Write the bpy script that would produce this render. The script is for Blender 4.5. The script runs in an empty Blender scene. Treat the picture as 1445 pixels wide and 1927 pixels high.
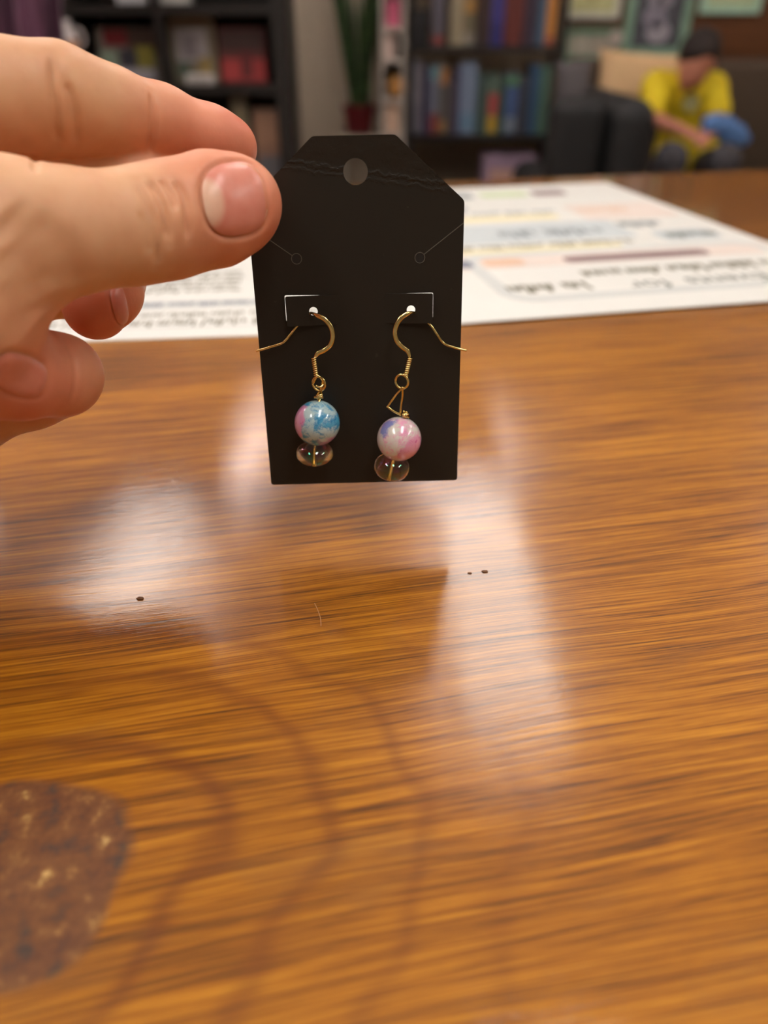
import bpy, bmesh, math, random
import numpy as np
from mathutils import Vector, Matrix
from mathutils.bvhtree import BVHTree
random.seed(7); np.random.seed(7)
R = math.radians
S = bpy.context.scene
C = S.collection

# ------------------------------------------------------------------ camera
F, CX, CY, TH = 1400.0, 722.5, 963.5, R(33)
ZT = 0.95                    # counter height
CAM = Vector((0, 0, ZT + 0.104))
cd = bpy.data.cameras.new('camera'); cam = bpy.data.objects.new('camera', cd); C.objects.link(cam)
cam.location = CAM; cam.rotation_euler = (R(57), 0, 0)
cd.sensor_fit = 'VERTICAL'; cd.lens = 6.86
cd.sensor_height = 6.86 * 1927 / F; cd.sensor_width = 6.86 * 1445 / F
cd.clip_start = 0.005; cd.clip_end = 50
cd.dof.use_dof = True; cd.dof.focus_distance = 0.156; cd.dof.aperture_fstop = 2.4
S.camera = cam
# ------------------------------------------------------------------ light and exposure
vs = S.view_settings
vs.view_transform = 'Standard'; vs.look = 'None'; vs.gamma = 1; vs.use_curve_mapping = False
vs.exposure = -0.15
W = bpy.data.worlds.new('world'); S.world = W; W.use_nodes = True
W.node_tree.nodes['Background'].inputs[0].default_value = (1, .9, .78, 1)
W.node_tree.nodes['Background'].inputs[1].default_value = 0.25
LIGHT_DOWN, LIGHT_UP = 15.0, 27.0      # radiance of the fixtures' lower and upper diffusers
LIGHTCOL = (1.0, 0.945, 0.885)
# x, y of each suspended 0.3 x 1.2 m fixture (uplights added at the back to brighten the ceiling, downlights before and over the counter)
FIXTURES = [(x_, y_) for y_ in (3.35, 1.84, -.30) for x_ in (-2.1, -.85, .41, 2.85 if y_ > 3 else 1.98)]
ZFIX = 2.58
CEIL = 2.75

# ------------------------------------------------------------------ pixel helpers
def ray(px, py):
    x = (px - CX) / F; y = (CY - py) / F
    return Vector((x, math.cos(TH) + math.sin(TH) * y, -math.sin(TH) + math.cos(TH) * y))
def at_d(px, py, d): return CAM + ray(px, py) * d
def at_y(px, py, Y):
    r = ray(px, py); return CAM + r * (Y / r.y)
def ground(px, py, z=ZT):
    r = ray(px, py); return CAM + r * ((z - CAM.z) / r.z)

# ------------------------------------------------------------------ materials
def srgb(r, g, b):
    f = lambda c: (c / 255 / 12.92) if c / 255 <= .04045 else ((c / 255 + .055) / 1.055) ** 2.4
    return (f(r), f(g), f(b), 1)
class N:
    def __init__(s, name):
        s.m = bpy.data.materials.new(name); s.m.use_nodes = True
        s.t = s.m.node_tree; s.b = s.t.nodes['Principled BSDF']
    def n(s, typ, **kw):
        x = s.t.nodes.new('ShaderNode' + typ)
        for k, v in kw.items():
            if k in x.inputs: s.set(x, k, v)
            else: setattr(x, k, v)
        return x
    def set(s, node, k, v):
        if isinstance(v, bpy.types.NodeSocket): s.t.links.new(v, node.inputs[k])
        elif isinstance(v, bpy.types.Node): s.t.links.new(v.outputs[0], node.inputs[k])
        else: node.inputs[k].default_value = v
    def P(s, **kw):
        for k, v in kw.items(): s.set(s.b, k.replace('_', ' '), v)
        return s.m
    def math(s, op, a, b=0.0, c=None):
        x = s.t.nodes.new('ShaderNodeMath'); x.operation = op
        s.set(x, 0, a); s.set(x, 1, b)
        if c is not None: s.set(x, 2, c)
        return x
    def mix(s, fac, a, b, blend='MIX'):
        x = s.t.nodes.new('ShaderNodeMix'); x.data_type = 'RGBA'; x.blend_type = blend
        s.set(x, 0, fac); s.set(x, 6, a); s.set(x, 7, b)
        return x.outputs[2]
    def ramp(s, fac, *stops):
        x = s.t.nodes.new('ShaderNodeValToRGB'); s.set(x, 0, fac)
        e = x.color_ramp.elements
        while len(e) < len(stops): e.new(.5)
        for el, (p, c) in zip(e, stops): el.position = p; el.color = c if len(c) == 4 else (*c, 1)
        return x.outputs[0]
    def coord(s, scale=(1, 1, 1), kind='Object', loc=(0, 0, 0), rot=(0, 0, 0)):
        tc = s.n('TexCoord'); mp = s.n('Mapping')
        s.t.links.new(tc.outputs[kind], mp.inputs[0])
        mp.inputs['Location'].default_value = loc; mp.inputs['Scale'].default_value = scale
        mp.inputs['Rotation'].default_value = rot
        return mp
    def noise(s, vec, scale=5., detail=3., rough=.5, dist=0.):
        x = s.n('TexNoise', Vector=vec, Scale=scale, Detail=detail, Roughness=rough, Distortion=dist)
        return x.outputs[0]
_mc = {}
def plain(name, col, rough=.55, var=.12, scale=40, metal=0., **kw):
    """procedural paint / cloth / card: slight colour variation and fine relief"""
    if name in _mc: return _mc[name]
    k = N(name); col = tuple(col)
    v = k.noise(k.coord(), scale, 4)
    dk = tuple(c * (1 - var) for c in col[:3]) + (1,); lt = tuple(min(1, c * (1 + var)) for c in col[:3]) + (1,)
    k.P(Base_Color=k.ramp(v, (.3, dk), (.7, lt)), Roughness=rough, Metallic=metal)
    for a, b in kw.items(): k.set(k.b, a.replace('_', ' '), b)
    _mc[name] = k.m
    return k.m
def wood_mat(name, dark, light, scale=1., rough=.4):
    if name in _mc: return _mc[name]
    k = N(name)
    v = k.noise(k.coord((1.5 * scale, 30 * scale, 30 * scale)), 2, 5, .6)
    k.P(Base_Color=k.ramp(v, (.3, dark), (.7, light)), Roughness=rough)
    _mc[name] = k.m
    return k.m

# ------------------------------------------------------------------ mesh helpers
def mesh_of(name, vf, smooth=False):
    me = bpy.data.meshes.new(name)
    me.from_pydata([tuple(v) for v in vf[0]], [], [tuple(f) for f in vf[1]]); me.update()
    bm = bmesh.new(); bm.from_mesh(me); bmesh.ops.recalc_face_normals(bm, faces=bm.faces); bm.to_mesh(me); bm.free()
    if smooth:
        me.polygons.foreach_set('use_smooth', [True] * len(me.polygons))
    return me
def props(o, label=None, cat=None, group=None, kind=None):
    if label: o['label'] = label
    if cat: o['category'] = cat
    if group: o['group'] = group
    if kind: o['kind'] = kind
    return o
def thing(name, label, cat, loc=(0, 0, 0), rotz=0., group=None, rot=None):
    o = bpy.data.objects.new(name, None); C.objects.link(o)
    o.empty_display_size = .02
    o.location = loc; o.rotation_euler = rot if rot else (0, 0, rotz)
    return props(o, label, cat, group)
def mat_of(o): return Matrix.LocRotScale(o.location, o.rotation_euler, None)
def part(name, vf, mat, parent=None, world=False, smooth=False, autosmooth=False):
    """one mesh object; world=True: the coordinates are world ones, moved into the parent's frame"""
    if world and parent is not None:
        chain = []; q = parent
        while q is not None: chain.append(q); q = q.parent
        M = Matrix.Identity(4)
        for q in reversed(chain): M = M @ mat_of(q)
        Mi = M.inverted()
        vf = ([Mi @ Vector(v) for v in vf[0]], vf[1])
    me = mesh_of(name, vf, smooth)
    if autosmooth:
        me.polygons.foreach_set('use_smooth', [True] * len(me.polygons))
        me.set_sharp_from_angle(angle=R(40))
    o = bpy.data.objects.new(name, me); C.objects.link(o); o.data.materials.append(mat)
    o.parent = parent
    return o
def solo(name, vf, mat, label, cat, group=None, kind=None, smooth=False, autosmooth=False, loc=None):
    """a thing that is one mesh; its origin goes to the middle of its base"""
    vs_ = [Vector(v) for v in vf[0]]
    if loc is None:
        xs = [v.x for v in vs_]; ys = [v.y for v in vs_]; zs = [v.z for v in vs_]
        loc = Vector(((min(xs) + max(xs)) / 2, (min(ys) + max(ys)) / 2, min(zs)))
    o = part(name, ([v - Vector(loc) for v in vs_], vf[1]), mat, None, smooth=smooth, autosmooth=autosmooth)
    o.location = loc
    return props(o, label, cat, group, kind)
def join(*vfs):
    V, Fc = [], []
    for v, f in vfs:
        n = len(V); V += [Vector(x) for x in v]; Fc += [tuple(i + n for i in q) for q in f]
    return V, Fc
def box(x0, x1, y0, y1, z0, z1, r=0., seg=2):
    bm = bmesh.new(); bmesh.ops.create_cube(bm, size=1)
    for v in bm.verts:
        v.co = Vector((x0 + (v.co.x + .5) * (x1 - x0), y0 + (v.co.y + .5) * (y1 - y0), z0 + (v.co.z + .5) * (z1 - z0)))
    if r > 0: bmesh.ops.bevel(bm, geom=bm.edges[:] + bm.verts[:], offset=r, segments=seg, profile=.5, affect='EDGES')
    out = ([v.co.copy() for v in bm.verts], [[v.index for v in f.verts] for f in bm.faces]); bm.free(); return out
def xf(vf, M): return ([M @ Vector(v) for v in vf[0]], vf[1])
def smooth_path(pts, n=8):
    P = [Vector(p) for p in pts]; out = []
    for i in range(len(P) - 1):
        a = P[max(i - 1, 0)]; b = P[i]; c = P[i + 1]; d = P[min(i + 2, len(P) - 1)]
        for j in range(n):
            t = j / n
            out.append(.5 * ((2 * b) + (c - a) * t + (2 * a - 5 * b + 4 * c - d) * t * t + (3 * b - a - 3 * c + d) * t ** 3))
    out.append(P[-1]); return out
def tube(path, rad, seg=10, flat=None, closed=False):
    """sweep; rad: number or list; flat=(normal, list of thickness factors along that normal)"""
    P = [Vector(p) for p in path]; n = len(P)
    rad = rad if isinstance(rad, (list, tuple)) else [rad] * n
    V, Fc = [], []; up = None
    for i, p in enumerate(P):
        t = (P[(i + 1) % n] - P[i - 1]) if closed else (P[min(i + 1, n - 1)] - P[max(i - 1, 0)])
        t.normalize()
        if flat: up = flat[0] - t * flat[0].dot(t)
        elif up is None: up = Vector((0, 0, 1)) if abs(t.z) < .9 else Vector((1, 0, 0)); up = up - t * up.dot(t)
        else: up = up - t * up.dot(t)
        up.normalize(); s = t.cross(up)
        k = flat[1][i] if flat else 1
        for j in range(seg):
            a = 2 * math.pi * j / seg
            V.append(p + s * (rad[i] * math.cos(a)) + up * (rad[i] * k * math.sin(a)))
    m = n if closed else n - 1
    for i in range(m):
        for j in range(seg):
            a = i * seg + j; b = i * seg + (j + 1) % seg; i2 = ((i + 1) % n) * seg
            Fc.append((a, b, i2 + (j + 1) % seg, i2 + j))
    if not closed:
        Fc.append(tuple(range(seg))[::-1]); Fc.append(tuple((n - 1) * seg + j for j in range(seg)))
    return V, Fc
def lathe(prof, seg=24, c=(0, 0, 0), axis=None):
    """prof: list of (radius, height)"""
    V, Fc = [], []; c = Vector(c)
    for r, z in prof:
        for j in range(seg):
            a = 2 * math.pi * j / seg; V.append(Vector((r * math.cos(a), r * math.sin(a), z)))
    for i in range(len(prof) - 1):
        for j in range(seg):
            Fc.append((i * seg + j, i * seg + (j + 1) % seg, (i + 1) * seg + (j + 1) % seg, (i + 1) * seg + j))
    Fc.append(tuple(range(seg))[::-1]); Fc.append(tuple((len(prof) - 1) * seg + j for j in range(seg)))
    if axis is not None:
        q = Vector((0, 0, 1)).rotation_difference(Vector(axis)).to_matrix(); V = [q @ v for v in V]
    return [v + c for v in V], Fc
def circle(cx, cy, r, n=28): return [(cx + r * math.cos(2 * math.pi * i / n), cy + r * math.sin(2 * math.pi * i / n)) for i in range(n)]
def rrect(x0, x1, y0, y1, r, n=5):
    out = []
    for (cx, cy, a0) in ((x1 - r, y1 - r, 0), (x0 + r, y1 - r, 90), (x0 + r, y0 + r, 180), (x1 - r, y0 + r, 270)):
        for i in range(n + 1):
            a = R(a0 + 90 * i / n); out.append((cx + r * math.cos(a), cy + r * math.sin(a)))
    return out
def plate(outline, holes, t):
    """flat sheet with holes, in x/y, thickness t from z=0 to z=t"""
    cu = bpy.data.curves.new('tmp', 'CURVE'); cu.dimensions = '2D'; cu.fill_mode = 'BOTH'; cu.extrude = t / 2
    for loop in [outline] + list(holes):
        sp = cu.splines.new('POLY'); sp.points.add(len(loop) - 1); sp.use_cyclic_u = True
        for p, (x, y) in zip(sp.points, loop): p.co = (x, y, 0, 1)
    ob = bpy.data.objects.new('tmp', cu); C.objects.link(ob)
    me = bpy.data.meshes.new_from_object(ob.evaluated_get(bpy.context.evaluated_depsgraph_get()))
    out = ([v.co + Vector((0, 0, t / 2)) for v in me.vertices], [tuple(p.vertices) for p in me.polygons])
    bpy.data.objects.remove(ob); bpy.data.curves.remove(cu); bpy.data.meshes.remove(me)
    return out
def text_mesh(s, size):
    cu = bpy.data.curves.new('tmp', 'FONT'); cu.body = s; cu.size = size; cu.extrude = 0.00004; cu.resolution_u = 3
    ob = bpy.data.objects.new('tmp', cu); C.objects.link(ob)
    me = bpy.data.meshes.new_from_object(ob.evaluated_get(bpy.context.evaluated_depsgraph_get()))
    out = ([v.co.copy() for v in me.vertices], [tuple(p.vertices) for p in me.polygons])
    bpy.data.objects.remove(ob); bpy.data.curves.remove(cu); bpy.data.meshes.remove(me)
    return out

# ------------------------------------------------------------------ implicit surfaces for bodies
class Field:
    """distance field on a (non-uniform) grid and its surface"""
    def __init__(s, ax, ay, az):
        s.ax = [np.asarray(a, dtype=np.float32) for a in (ax, ay, az)]
        s.shape = tuple(len(a) for a in s.ax)
    def new(s): return np.full(s.shape, 1.0, np.float32)
    def cone(s, f, a, b, ra, rb, k=.004, squash=1., margin=.02):
        """smooth-union a round cone into f"""
        a = np.array(a, np.float32); b = np.array(b, np.float32)
        lo = np.minimum(a - ra, b - rb) - margin; hi = np.maximum(a + ra, b + rb) + margin
        sl = tuple(slice(max(0, np.searchsorted(A, l) - 1), np.searchsorted(A, h) + 1) for A, l, h in zip(s.ax, lo, hi))
        X, Y, Z = np.meshgrid(*[A[q] for A, q in zip(s.ax, sl)], indexing='ij', sparse=True)
        ab = b - a; L2 = float(ab @ ab) + 1e-12
        t = np.clip(((X - a[0]) * ab[0] + (Y - a[1]) * ab[1] + (Z - a[2]) * ab[2]) / L2, 0, 1)
        d = np.sqrt((X - a[0] - t * ab[0]) ** 2 + (Y - a[1] - t * ab[1]) ** 2 + ((Z - a[2] - t * ab[2]) / squash) ** 2) - (ra + t * (rb - ra))
        f[sl] = s.smin(f[sl], d, k)
    def ell(s, f, c, r, k=.004, margin=.02):
        c = np.array(c, np.float32); r = np.array(r, np.float32)
        lo = c - r - margin; hi = c + r + margin
        sl = tuple(slice(max(0, np.searchsorted(A, l) - 1), np.searchsorted(A, h) + 1) for A, l, h in zip(s.ax, lo, hi))
        X, Y, Z = np.meshgrid(*[A[q] for A, q in zip(s.ax, sl)], indexing='ij', sparse=True)
        d = (np.sqrt(((X - c[0]) / r[0]) ** 2 + ((Y - c[1]) / r[1]) ** 2 + ((Z - c[2]) / r[2]) ** 2) - 1) * r.min()
        f[sl] = s.smin(f[sl], d, k)
    @staticmethod
    def smin(a, b, k):
        h = np.maximum(k - np.abs(a - b), 0) / k
        return np.minimum(a, b) - h * h * k * .25
    def surface(s, f):
        f = f.copy()
        for ax in range(3):
            for e in (0, -1):
                i = [slice(None)] * 3; i[ax] = e; f[tuple(i)] = np.maximum(f[tuple(i)], 1e-4)
        nx, ny, nz = f.shape; ins = f < 0
        c = np.zeros((nx - 1, ny - 1, nz - 1), np.uint8)
        for dx in (0, 1):
            for dy in (0, 1):
                for dz in (0, 1): c += ins[dx:nx - 1 + dx, dy:ny - 1 + dy, dz:nz - 1 + dz]
        cells = np.argwhere((c > 0) & (c < 8))
        idx = np.full(c.shape, -1, np.int64); idx[tuple(cells.T)] = np.arange(len(cells))
        acc = np.zeros((len(cells), 3)); cnt = np.zeros(len(cells))
        corners = [(i, j, k) for i in (0, 1) for j in (0, 1) for k in (0, 1)]
        for a in corners:
            for ax in range(3):
                if a[ax]: continue
                b = list(a); b[ax] = 1
                fa = f[tuple((cells + a).T)]; fb = f[tuple((cells + b).T)]
                m = (fa < 0) != (fb < 0)
                t = np.where(m, fa / np.where(m, fa - fb, 1), 0)
                p = cells + np.array(a, float); p[:, ax] += t
                acc[m] += p[m]; cnt[m] += 1
        g = acc / cnt[:, None]
        V = np.stack([np.interp(g[:, i], np.arange(len(s.ax[i])), s.ax[i]) for i in range(3)], 1)
        Fc = []
        for ax in range(3):
            o1, o2 = [(1, 2), (2, 0), (0, 1)][ax]
            a = [slice(None)] * 3; b = [slice(None)] * 3
            a[ax] = slice(0, -1); b[ax] = slice(1, None)
            A, B = ins[tuple(a)], ins[tuple(b)]
            e = np.argwhere(A != B)
            e = e[(e[:, o1] > 0) & (e[:, o2] > 0) & (e[:, o1] < f.shape[o1] - 1) & (e[:, o2] < f.shape[o2] - 1)]
            q = []
            for d1, d2 in ((1, 1), (0, 1), (0, 0), (1, 0)):
                w = e.copy(); w[:, o1] -= d1; w[:, o2] -= d2; q.append(idx[tuple(w.T)])
            q = np.stack(q, 1); fl = A[tuple(e.T)]
            q[~fl] = q[~fl][:, ::-1]
            Fc.append(q)
        Fc = np.concatenate(Fc)
        a, b, c_, d_ = (V[Fc[:, i]] for i in range(4))
        if (np.einsum('ij,ij->i', a, np.cross(b, c_)) + np.einsum('ij,ij->i', a, np.cross(c_, d_))).sum() < 0: Fc = Fc[:, ::-1].copy()
        return V, Fc

# ================================================================== THE SETTING
XL, XR, YB, YF = -2.7, 3.3, -2.3, 4.6
def struct(name, vf, m, parent=None, label=None):
    o = part(name, vf, m, parent)
    if parent is None: o['kind'] = 'structure'
    if label: o['label'] = label
    return o
m_floor = wood_mat('floor wood', srgb(92, 62, 40), srgb(128, 92, 62))
m_wall = plain('tan wall paint', srgb(128, 112, 92), .8, .05)
m_wall_l = plain('warm grey wall paint', srgb(170, 158, 140), .8, .05)
m_ceil = plain('ceiling paint', srgb(222, 214, 214), .9, .02)
struct('floor', box(XL, XR, YB, YF, -.05, 0), m_floor)
struct('ceiling', box(XL, XR, YB, YF, CEIL + .01, CEIL + .06), m_ceil)
struct('wall_back', box(XL, XR, YF, YF + .1, 0, CEIL + .01), m_wall)
struct('wall_left', box(XL - .1, XL, YB, YF, 0, CEIL + .01), m_wall_l)
struct('wall_right', box(XR, XR + .1, YB, YF, 0, CEIL + .01), m_wall_l)
struct('wall_front', box(XL, XR, YB - .1, YB, 0, CEIL + .01), m_wall_l)
p0 = at_y(1062, 100, YF)
struct('trim_1', box(p0.x, XR - .005, YF - .03, YF - .002, 0.002, CEIL), wood_mat('brown wall panel wood', srgb(84, 48, 24), srgb(112, 68, 36)))
a, b = at_y(545, 160, 4.28), at_y(706, 160, 4.28)
struct('trim_2', box(a.x, b.x, 4.28, YF - .002, 0.002, CEIL), plain('pale column paint', srgb(172, 160, 142), .8, .05))
# ceiling fixtures; their uplights are added, unseen light for the ceiling
k = N('lamp diffuser'); m_diff = k.P(Base_Color=(.9, .9, .9, 1), Emission_Color=(*LIGHTCOL, 1), Emission_Strength=LIGHT_DOWN)
k = N('lamp softer diffuser'); m_diffm = k.P(Base_Color=(.9, .9, .9, 1), Emission_Color=(*LIGHTCOL, 1), Emission_Strength=LIGHT_DOWN * .62)
k = N('added soft uplight diffuser'); m_diffw = k.P(Base_Color=(.9, .9, .9, 1), Emission_Color=(*LIGHTCOL, 1), Emission_Strength=LIGHT_UP * .5)  # added on top of the middle row, brightens the ceiling mirrored in the counter
k = N('added uplight diffuser'); m_diffu = k.P(Base_Color=(.9, .9, .9, 1), Emission_Color=(*LIGHTCOL, 1), Emission_Strength=LIGHT_UP)
m_white_metal = plain('white enamel', srgb(225, 225, 222), .4, .02)
for x, y in FIXTURES:
    up = y > 2.5
    t = thing('ceiling_light', 'long white uplight fixture added to brighten the ceiling near the back' if up else 'long white downlight fixture hung from the ceiling', 'light', (x, y, ZFIX), 0, 'added uplight fixtures' if up else 'downlight fixtures')
    part('frame', join(box(-.17, -.15, -.62, .62, 0, .06), box(.15, .17, -.62, .62, 0, .06), box(-.15, .15, -.62, -.60, 0, .06), box(-.15, .15, .60, .62, 0, .06)), m_white_metal, t)
    part('base_plate' if up else 'diffuser', box(-.15, .15, -.6, .6, .006, .016), m_white_metal if up else m_diffm if y > 1 else m_diff, t)
    part('added_uplight' if y > 1 else 'cover', box(-.15, .15, -.6, .6, .044, .054), m_diffu if up else m_diffw if y > 1 else m_white_metal, t)
    for y_ in (-.5, .5): part('hanger_rod', tube([(.16, y_, .05), (.16, y_, CEIL + .01 - ZFIX)], .004, 8), m_white_metal, t)

# ================================================================== THE COUNTER
PHI = R(11.8)
def uv(x, y): return (math.cos(PHI) * x + math.sin(PHI) * y, -math.sin(PHI) * x + math.cos(PHI) * y)
KU, KV = uv(-.056, .062)
k = N('lacquered wood')
tc = k.n('TexCoord').outputs['Object']
sx = k.n('SeparateXYZ', Vector=tc); u, v = sx.outputs[0], sx.outputs[1]
wob = k.noise(k.coord((3, 9, 1)), 1, 3)
du = k.math('SUBTRACT', u, KU); dv = k.math('SUBTRACT', v, KV)
rr = k.math('SQRT', k.math('ADD', k.math('POWER', k.math('MULTIPLY', du, .80), 2.), k.math('POWER', dv, 2.)))
rr = k.math('ADD', rr, k.math('MULTIPLY', k.math('SUBTRACT', k.noise(k.coord((28, 28, 1)), 1, 2), .5), .022))
near = k.n('MapRange', Value=rr, **{'From Min': .085, 'From Max': .02}); near = near.outputs[0]
vv = k.math('ADD', v, k.math('MULTIPLY', wob, .03))
cv = k.n('CombineXYZ', X=u, Y=vv).outputs[0]
def streak(su, sv, detail, rough=.6):
    mp = k.n('Mapping'); k.set(mp, 'Vector', cv); mp.inputs['Scale'].default_value = (su, sv, 1)
    return k.noise(mp, 1, detail, rough)
s_fine = streak(30, 1900, 4, .7); s_mid = streak(14, 480, 5, .7); s_big = streak(4, 30, 3)
mixv = k.math('ADD', k.math('ADD', k.math('MULTIPLY', s_fine, .55), k.math('MULTIPLY', s_mid, .42)), k.math('MULTIPLY', s_big, .25))
col = k.ramp(mixv, (.48, srgb(68, 35, 1)), (.56, srgb(130, 76, 3)), (.63, srgb(163, 100, 6)), (.73, srgb(194, 130, 20)))
# growth rings bent around the knot
ringw = k.math('MULTIPLY', k.math('ADD', rr, k.math('MULTIPLY', s_big, .004)), 2 * math.pi / .0125)
ring = k.math('POWER', k.math('MULTIPLY_ADD', k.math('SINE', ringw), .5, .5), 6.)
ringf = k.math('MULTIPLY', k.math('MULTIPLY', ring, near), .62)
col = k.mix(ringf, col, srgb(104, 50, 8))
# grey wear marks with shapes of their own
wear = k.ramp(k.noise(k.coord((14, 40, 1), loc=(3, 1, 0)), 1, 4, .65), (.58, (0, 0, 0)), (.74, (1, 1, 1)))
col = k.mix(k.math('MULTIPLY', wear, .35), col, srgb(92, 70, 52))
# resin-filled knot
km = k.n('MapRange', Value=rr, **{'From Min': .0185, 'From Max': .0165}).outputs[0]
flk = k.noise(k.coord((260, 260, 1)), 1, 3, .6)
kcol = k.ramp(flk, (.32, srgb(66, 56, 52)), (.45, srgb(100, 62, 40)), (.58, srgb(116, 76, 46)), (.66, srgb(144, 104, 60)), (.72, srgb(206, 168, 104)))
col = k.mix(k.math('MULTIPLY', km, .9), col, kcol)
bh = k.math('ADD', k.math('MULTIPLY', s_fine, 1.0), k.math('MULTIPLY', streak(160, 700, 3, .6), 1.2))
bump = k.n('Bump', Height=bh, Strength=1., Distance=1.9e-5)
bump2 = k.n('Bump', Height=s_fine, Strength=.6, Distance=4e-5)
k.P(Base_Color=col, Roughness=.5, Normal=bump2, Coat_Weight=1., Coat_Roughness=.045, Coat_IOR=1.5, Coat_Normal=bump, Specular_IOR_Level=.3)
m_counter = k.m
ct = thing('wooden_counter', 'long glossy orange-brown wooden counter with a dark resin-filled knot', 'counter', (0, 0, 0), PHI)
part('countertop', box(-1.5, 1.5, -.14, .632, ZT - .045, ZT, .004, 3), m_counter, ct, autosmooth=True)
m_dark_wood = wood_mat('dark stained wood', srgb(60, 36, 20), srgb(84, 52, 30))
part('front_panel', box(-1.46, 1.46, .56, .585, .1, ZT - .045), m_dark_wood, ct)
part('side_panel', box(-1.46, -1.435, .05, .56, .0, ZT - .045), m_dark_wood, ct)
part('side_panel', box(1.435, 1.46, .05, .56, .0, ZT - .045), m_dark_wood, ct)
part('plinth', box(-1.435, 1.435, .53, .55, 0, .1), m_dark_wood, ct)
part('shelf', box(-1.435, 1.435, .06, .53, .45, .47), m_dark_wood, ct)

# ================================================================== PRINTED SHEETS ON THE COUNTER
m_paper = plain('laminated white paper', srgb(238, 238, 232), .35, .015, Coat_Weight=.25, Coat_Roughness=.15)
def ink(nm, r, g, b): return plain('ink ' + nm, srgb(r, g, b), .5, .03)
def sheet(label, corner, ang, w, h, z, x0=0.):
    """corner: world point of the sheet's edge corner; local x to the right, y away"""
    t = thing('printed_sheet', label, 'paper', (corner.x, corner.y, z), ang)
    part('paper', box(x0, w, 0, h, 0, .0006, .00025, 2), m_paper, t)
    return t
ZS = .00065
def flat(poly, z0=ZS, t=.00006):
    n = len(poly)
    return ([(x, y, z0) for x, y in poly] + [(x, y, z0 + t) for x, y in poly],
            [tuple(range(n))[::-1], tuple(range(n, 2 * n))] + [(i, (i + 1) % n, n + (i + 1) % n, n + i) for i in range(n)])
def ring_flat(x0, x1, y0, y1, r, w, z0=ZS, t=.00006):
    a = rrect(x0, x1, y0, y1, r); b = rrect(x0 + w, x1 - w, y0 + w, y1 - w, max(r - w, .001)); n = len(a)
    V = [(x, y, z0) for x, y in a] + [(x, y, z0) for x, y in b] + [(x, y, z0 + t) for x, y in a] + [(x, y, z0 + t) for x, y in b]
    Fc = []
    for i in range(n):
        j = (i + 1) % n
        Fc += [(i, j, n + j, n + i), (2 * n + i, 3 * n + i, 3 * n + j, 2 * n + j), (i, 2 * n + i, 2 * n + j, j), (n + i, n + j, 3 * n + j, 3 * n + i)]
    return V, Fc
def scribble(x0, x1, y, hgt, seed, weight=1., z0=ZS):
    """a line of unreadable script: short strokes, upside down as seen from here"""
    rnd = random.Random(seed); out = []; x = x0
    while x < x1:
        wl = rnd.uniform(2.5, 5.5) * hgt * .62; xe = min(x + wl, x1)
        while x < xe:
            tall = rnd.random() < .22; hh = hgt * (1.45 if tall else .85); w = hgt * .16 * weight
            sl = rnd.uniform(-.25, .1) * hh
            out.append(flat([(x, y), (x + w, y), (x + w + sl, y - hh), (x + sl, y - hh)], z0))
            if rnd.random() < .75:
                yy = y - rnd.choice((0, .45, .8)) * hgt
                out.append(flat([(x, yy), (x + hgt * .42, yy + hgt * .05), (x + hgt * .42, yy - w * .8), (x, yy - w)], z0))
            x += hgt * .36
        x += hgt * .45
    return join(*out)
def flipped_text(s, size, x, y, z0=ZS):
    V, Fc = text_mesh(s, size)
    return [Vector((x - p.x, y - p.y, z0 + .00004 + p.z)) for p in V], Fc
q = lambda px, py: ground(px, py, ZT + .0006)
# sheet on the right of the card: letter size, lettering towards the far side
A2 = R(12.2)
fr = q(880, 611); e1 = Vector((math.cos(A2), math.sin(A2), 0)); e2 = Vector((-math.sin(A2), math.cos(A2), 0))
crn = fr - e1 * .004
sh2 = sheet('white printed event sheet with a big rounded grey frame and dark mauve bar', crn, A2, .2145, .300, ZT + .0009, -.020)
def loc2(px, py): d = q(px, py) - crn; return (d.dot(e1), d.dot(e2))
m_grey = ink('pale grey', 205, 208, 205); m_ol = ink('olive', 112, 106, 80); m_gr = ink('green grey', 92, 100, 92)
m_mv = ink('mauve', 120, 88, 92); m_pk = ink('pale pink', 226, 212, 202); m_bl = ink('pale blue', 196, 204, 206)
m_ye = ink('pale yellow', 232, 222, 180); m_bg = ink('blue grey', 130, 140, 146); m_or = ink('peach', 222, 186, 158); m_na = ink('slate', 118, 124, 142)
P = sh2
m_grey = ink('pale grey', 206, 212, 208)
part('printed_frame', ring_flat(.030, .208, .0205, .104, .016, .0075), m_grey, P)
part('lettering', flipped_text('Events', .0172, .171, .0405), m_gr, P)
part('lettering', flipped_text('for', .0172, .1165, .0400), m_gr, P)
part('lettering', scribble(.036, .075, .0450, .0085, 5, 1.4, ZS + .00009), m_ol, P)
part('lettering', scribble(.082, .188, .0625, .0085, 11, 1.4, ZS + .00009), m_ol, P)
part('printed_band', flat(rrect(.012, .212, .076, .100, .003), ZS - .00003), m_pk, P)
part('printed_bar', flat(rrect(.084, .168, .0795, .0900, .004), ZS + .00009), m_mv, P)
part('printed_spot', flat(rrect(.014, .034, .080, .094, .004), ZS + .00009), m_na, P)
part('printed_spot', flat(rrect(.040, .062, .080, .094, .004), ZS + .00009), m_or, P)
part('printed_band', flat(rrect(.030, .130, .106, .114, .002)), m_ye, P)
part('lettering', scribble(.032, .140, .121, .0065, 3, 1.1, ZS + .00009), m_ol, P)
part('printed_band', flat(rrect(.016, .150, .126, .172, .004)), m_bl, P)
part('lettering', scribble(.070, .135, .152, .011, 21, 1.5, ZS + .00014), m_bg, P)
part('printed_spot', flat(rrect(.160, .198, .112, .136, .006), ZS + .00005), m_bl, P)
part('lettering', scribble(.166, .196, .130, .010, 23, 1.4, ZS + .00014), m_gr, P)
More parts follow.
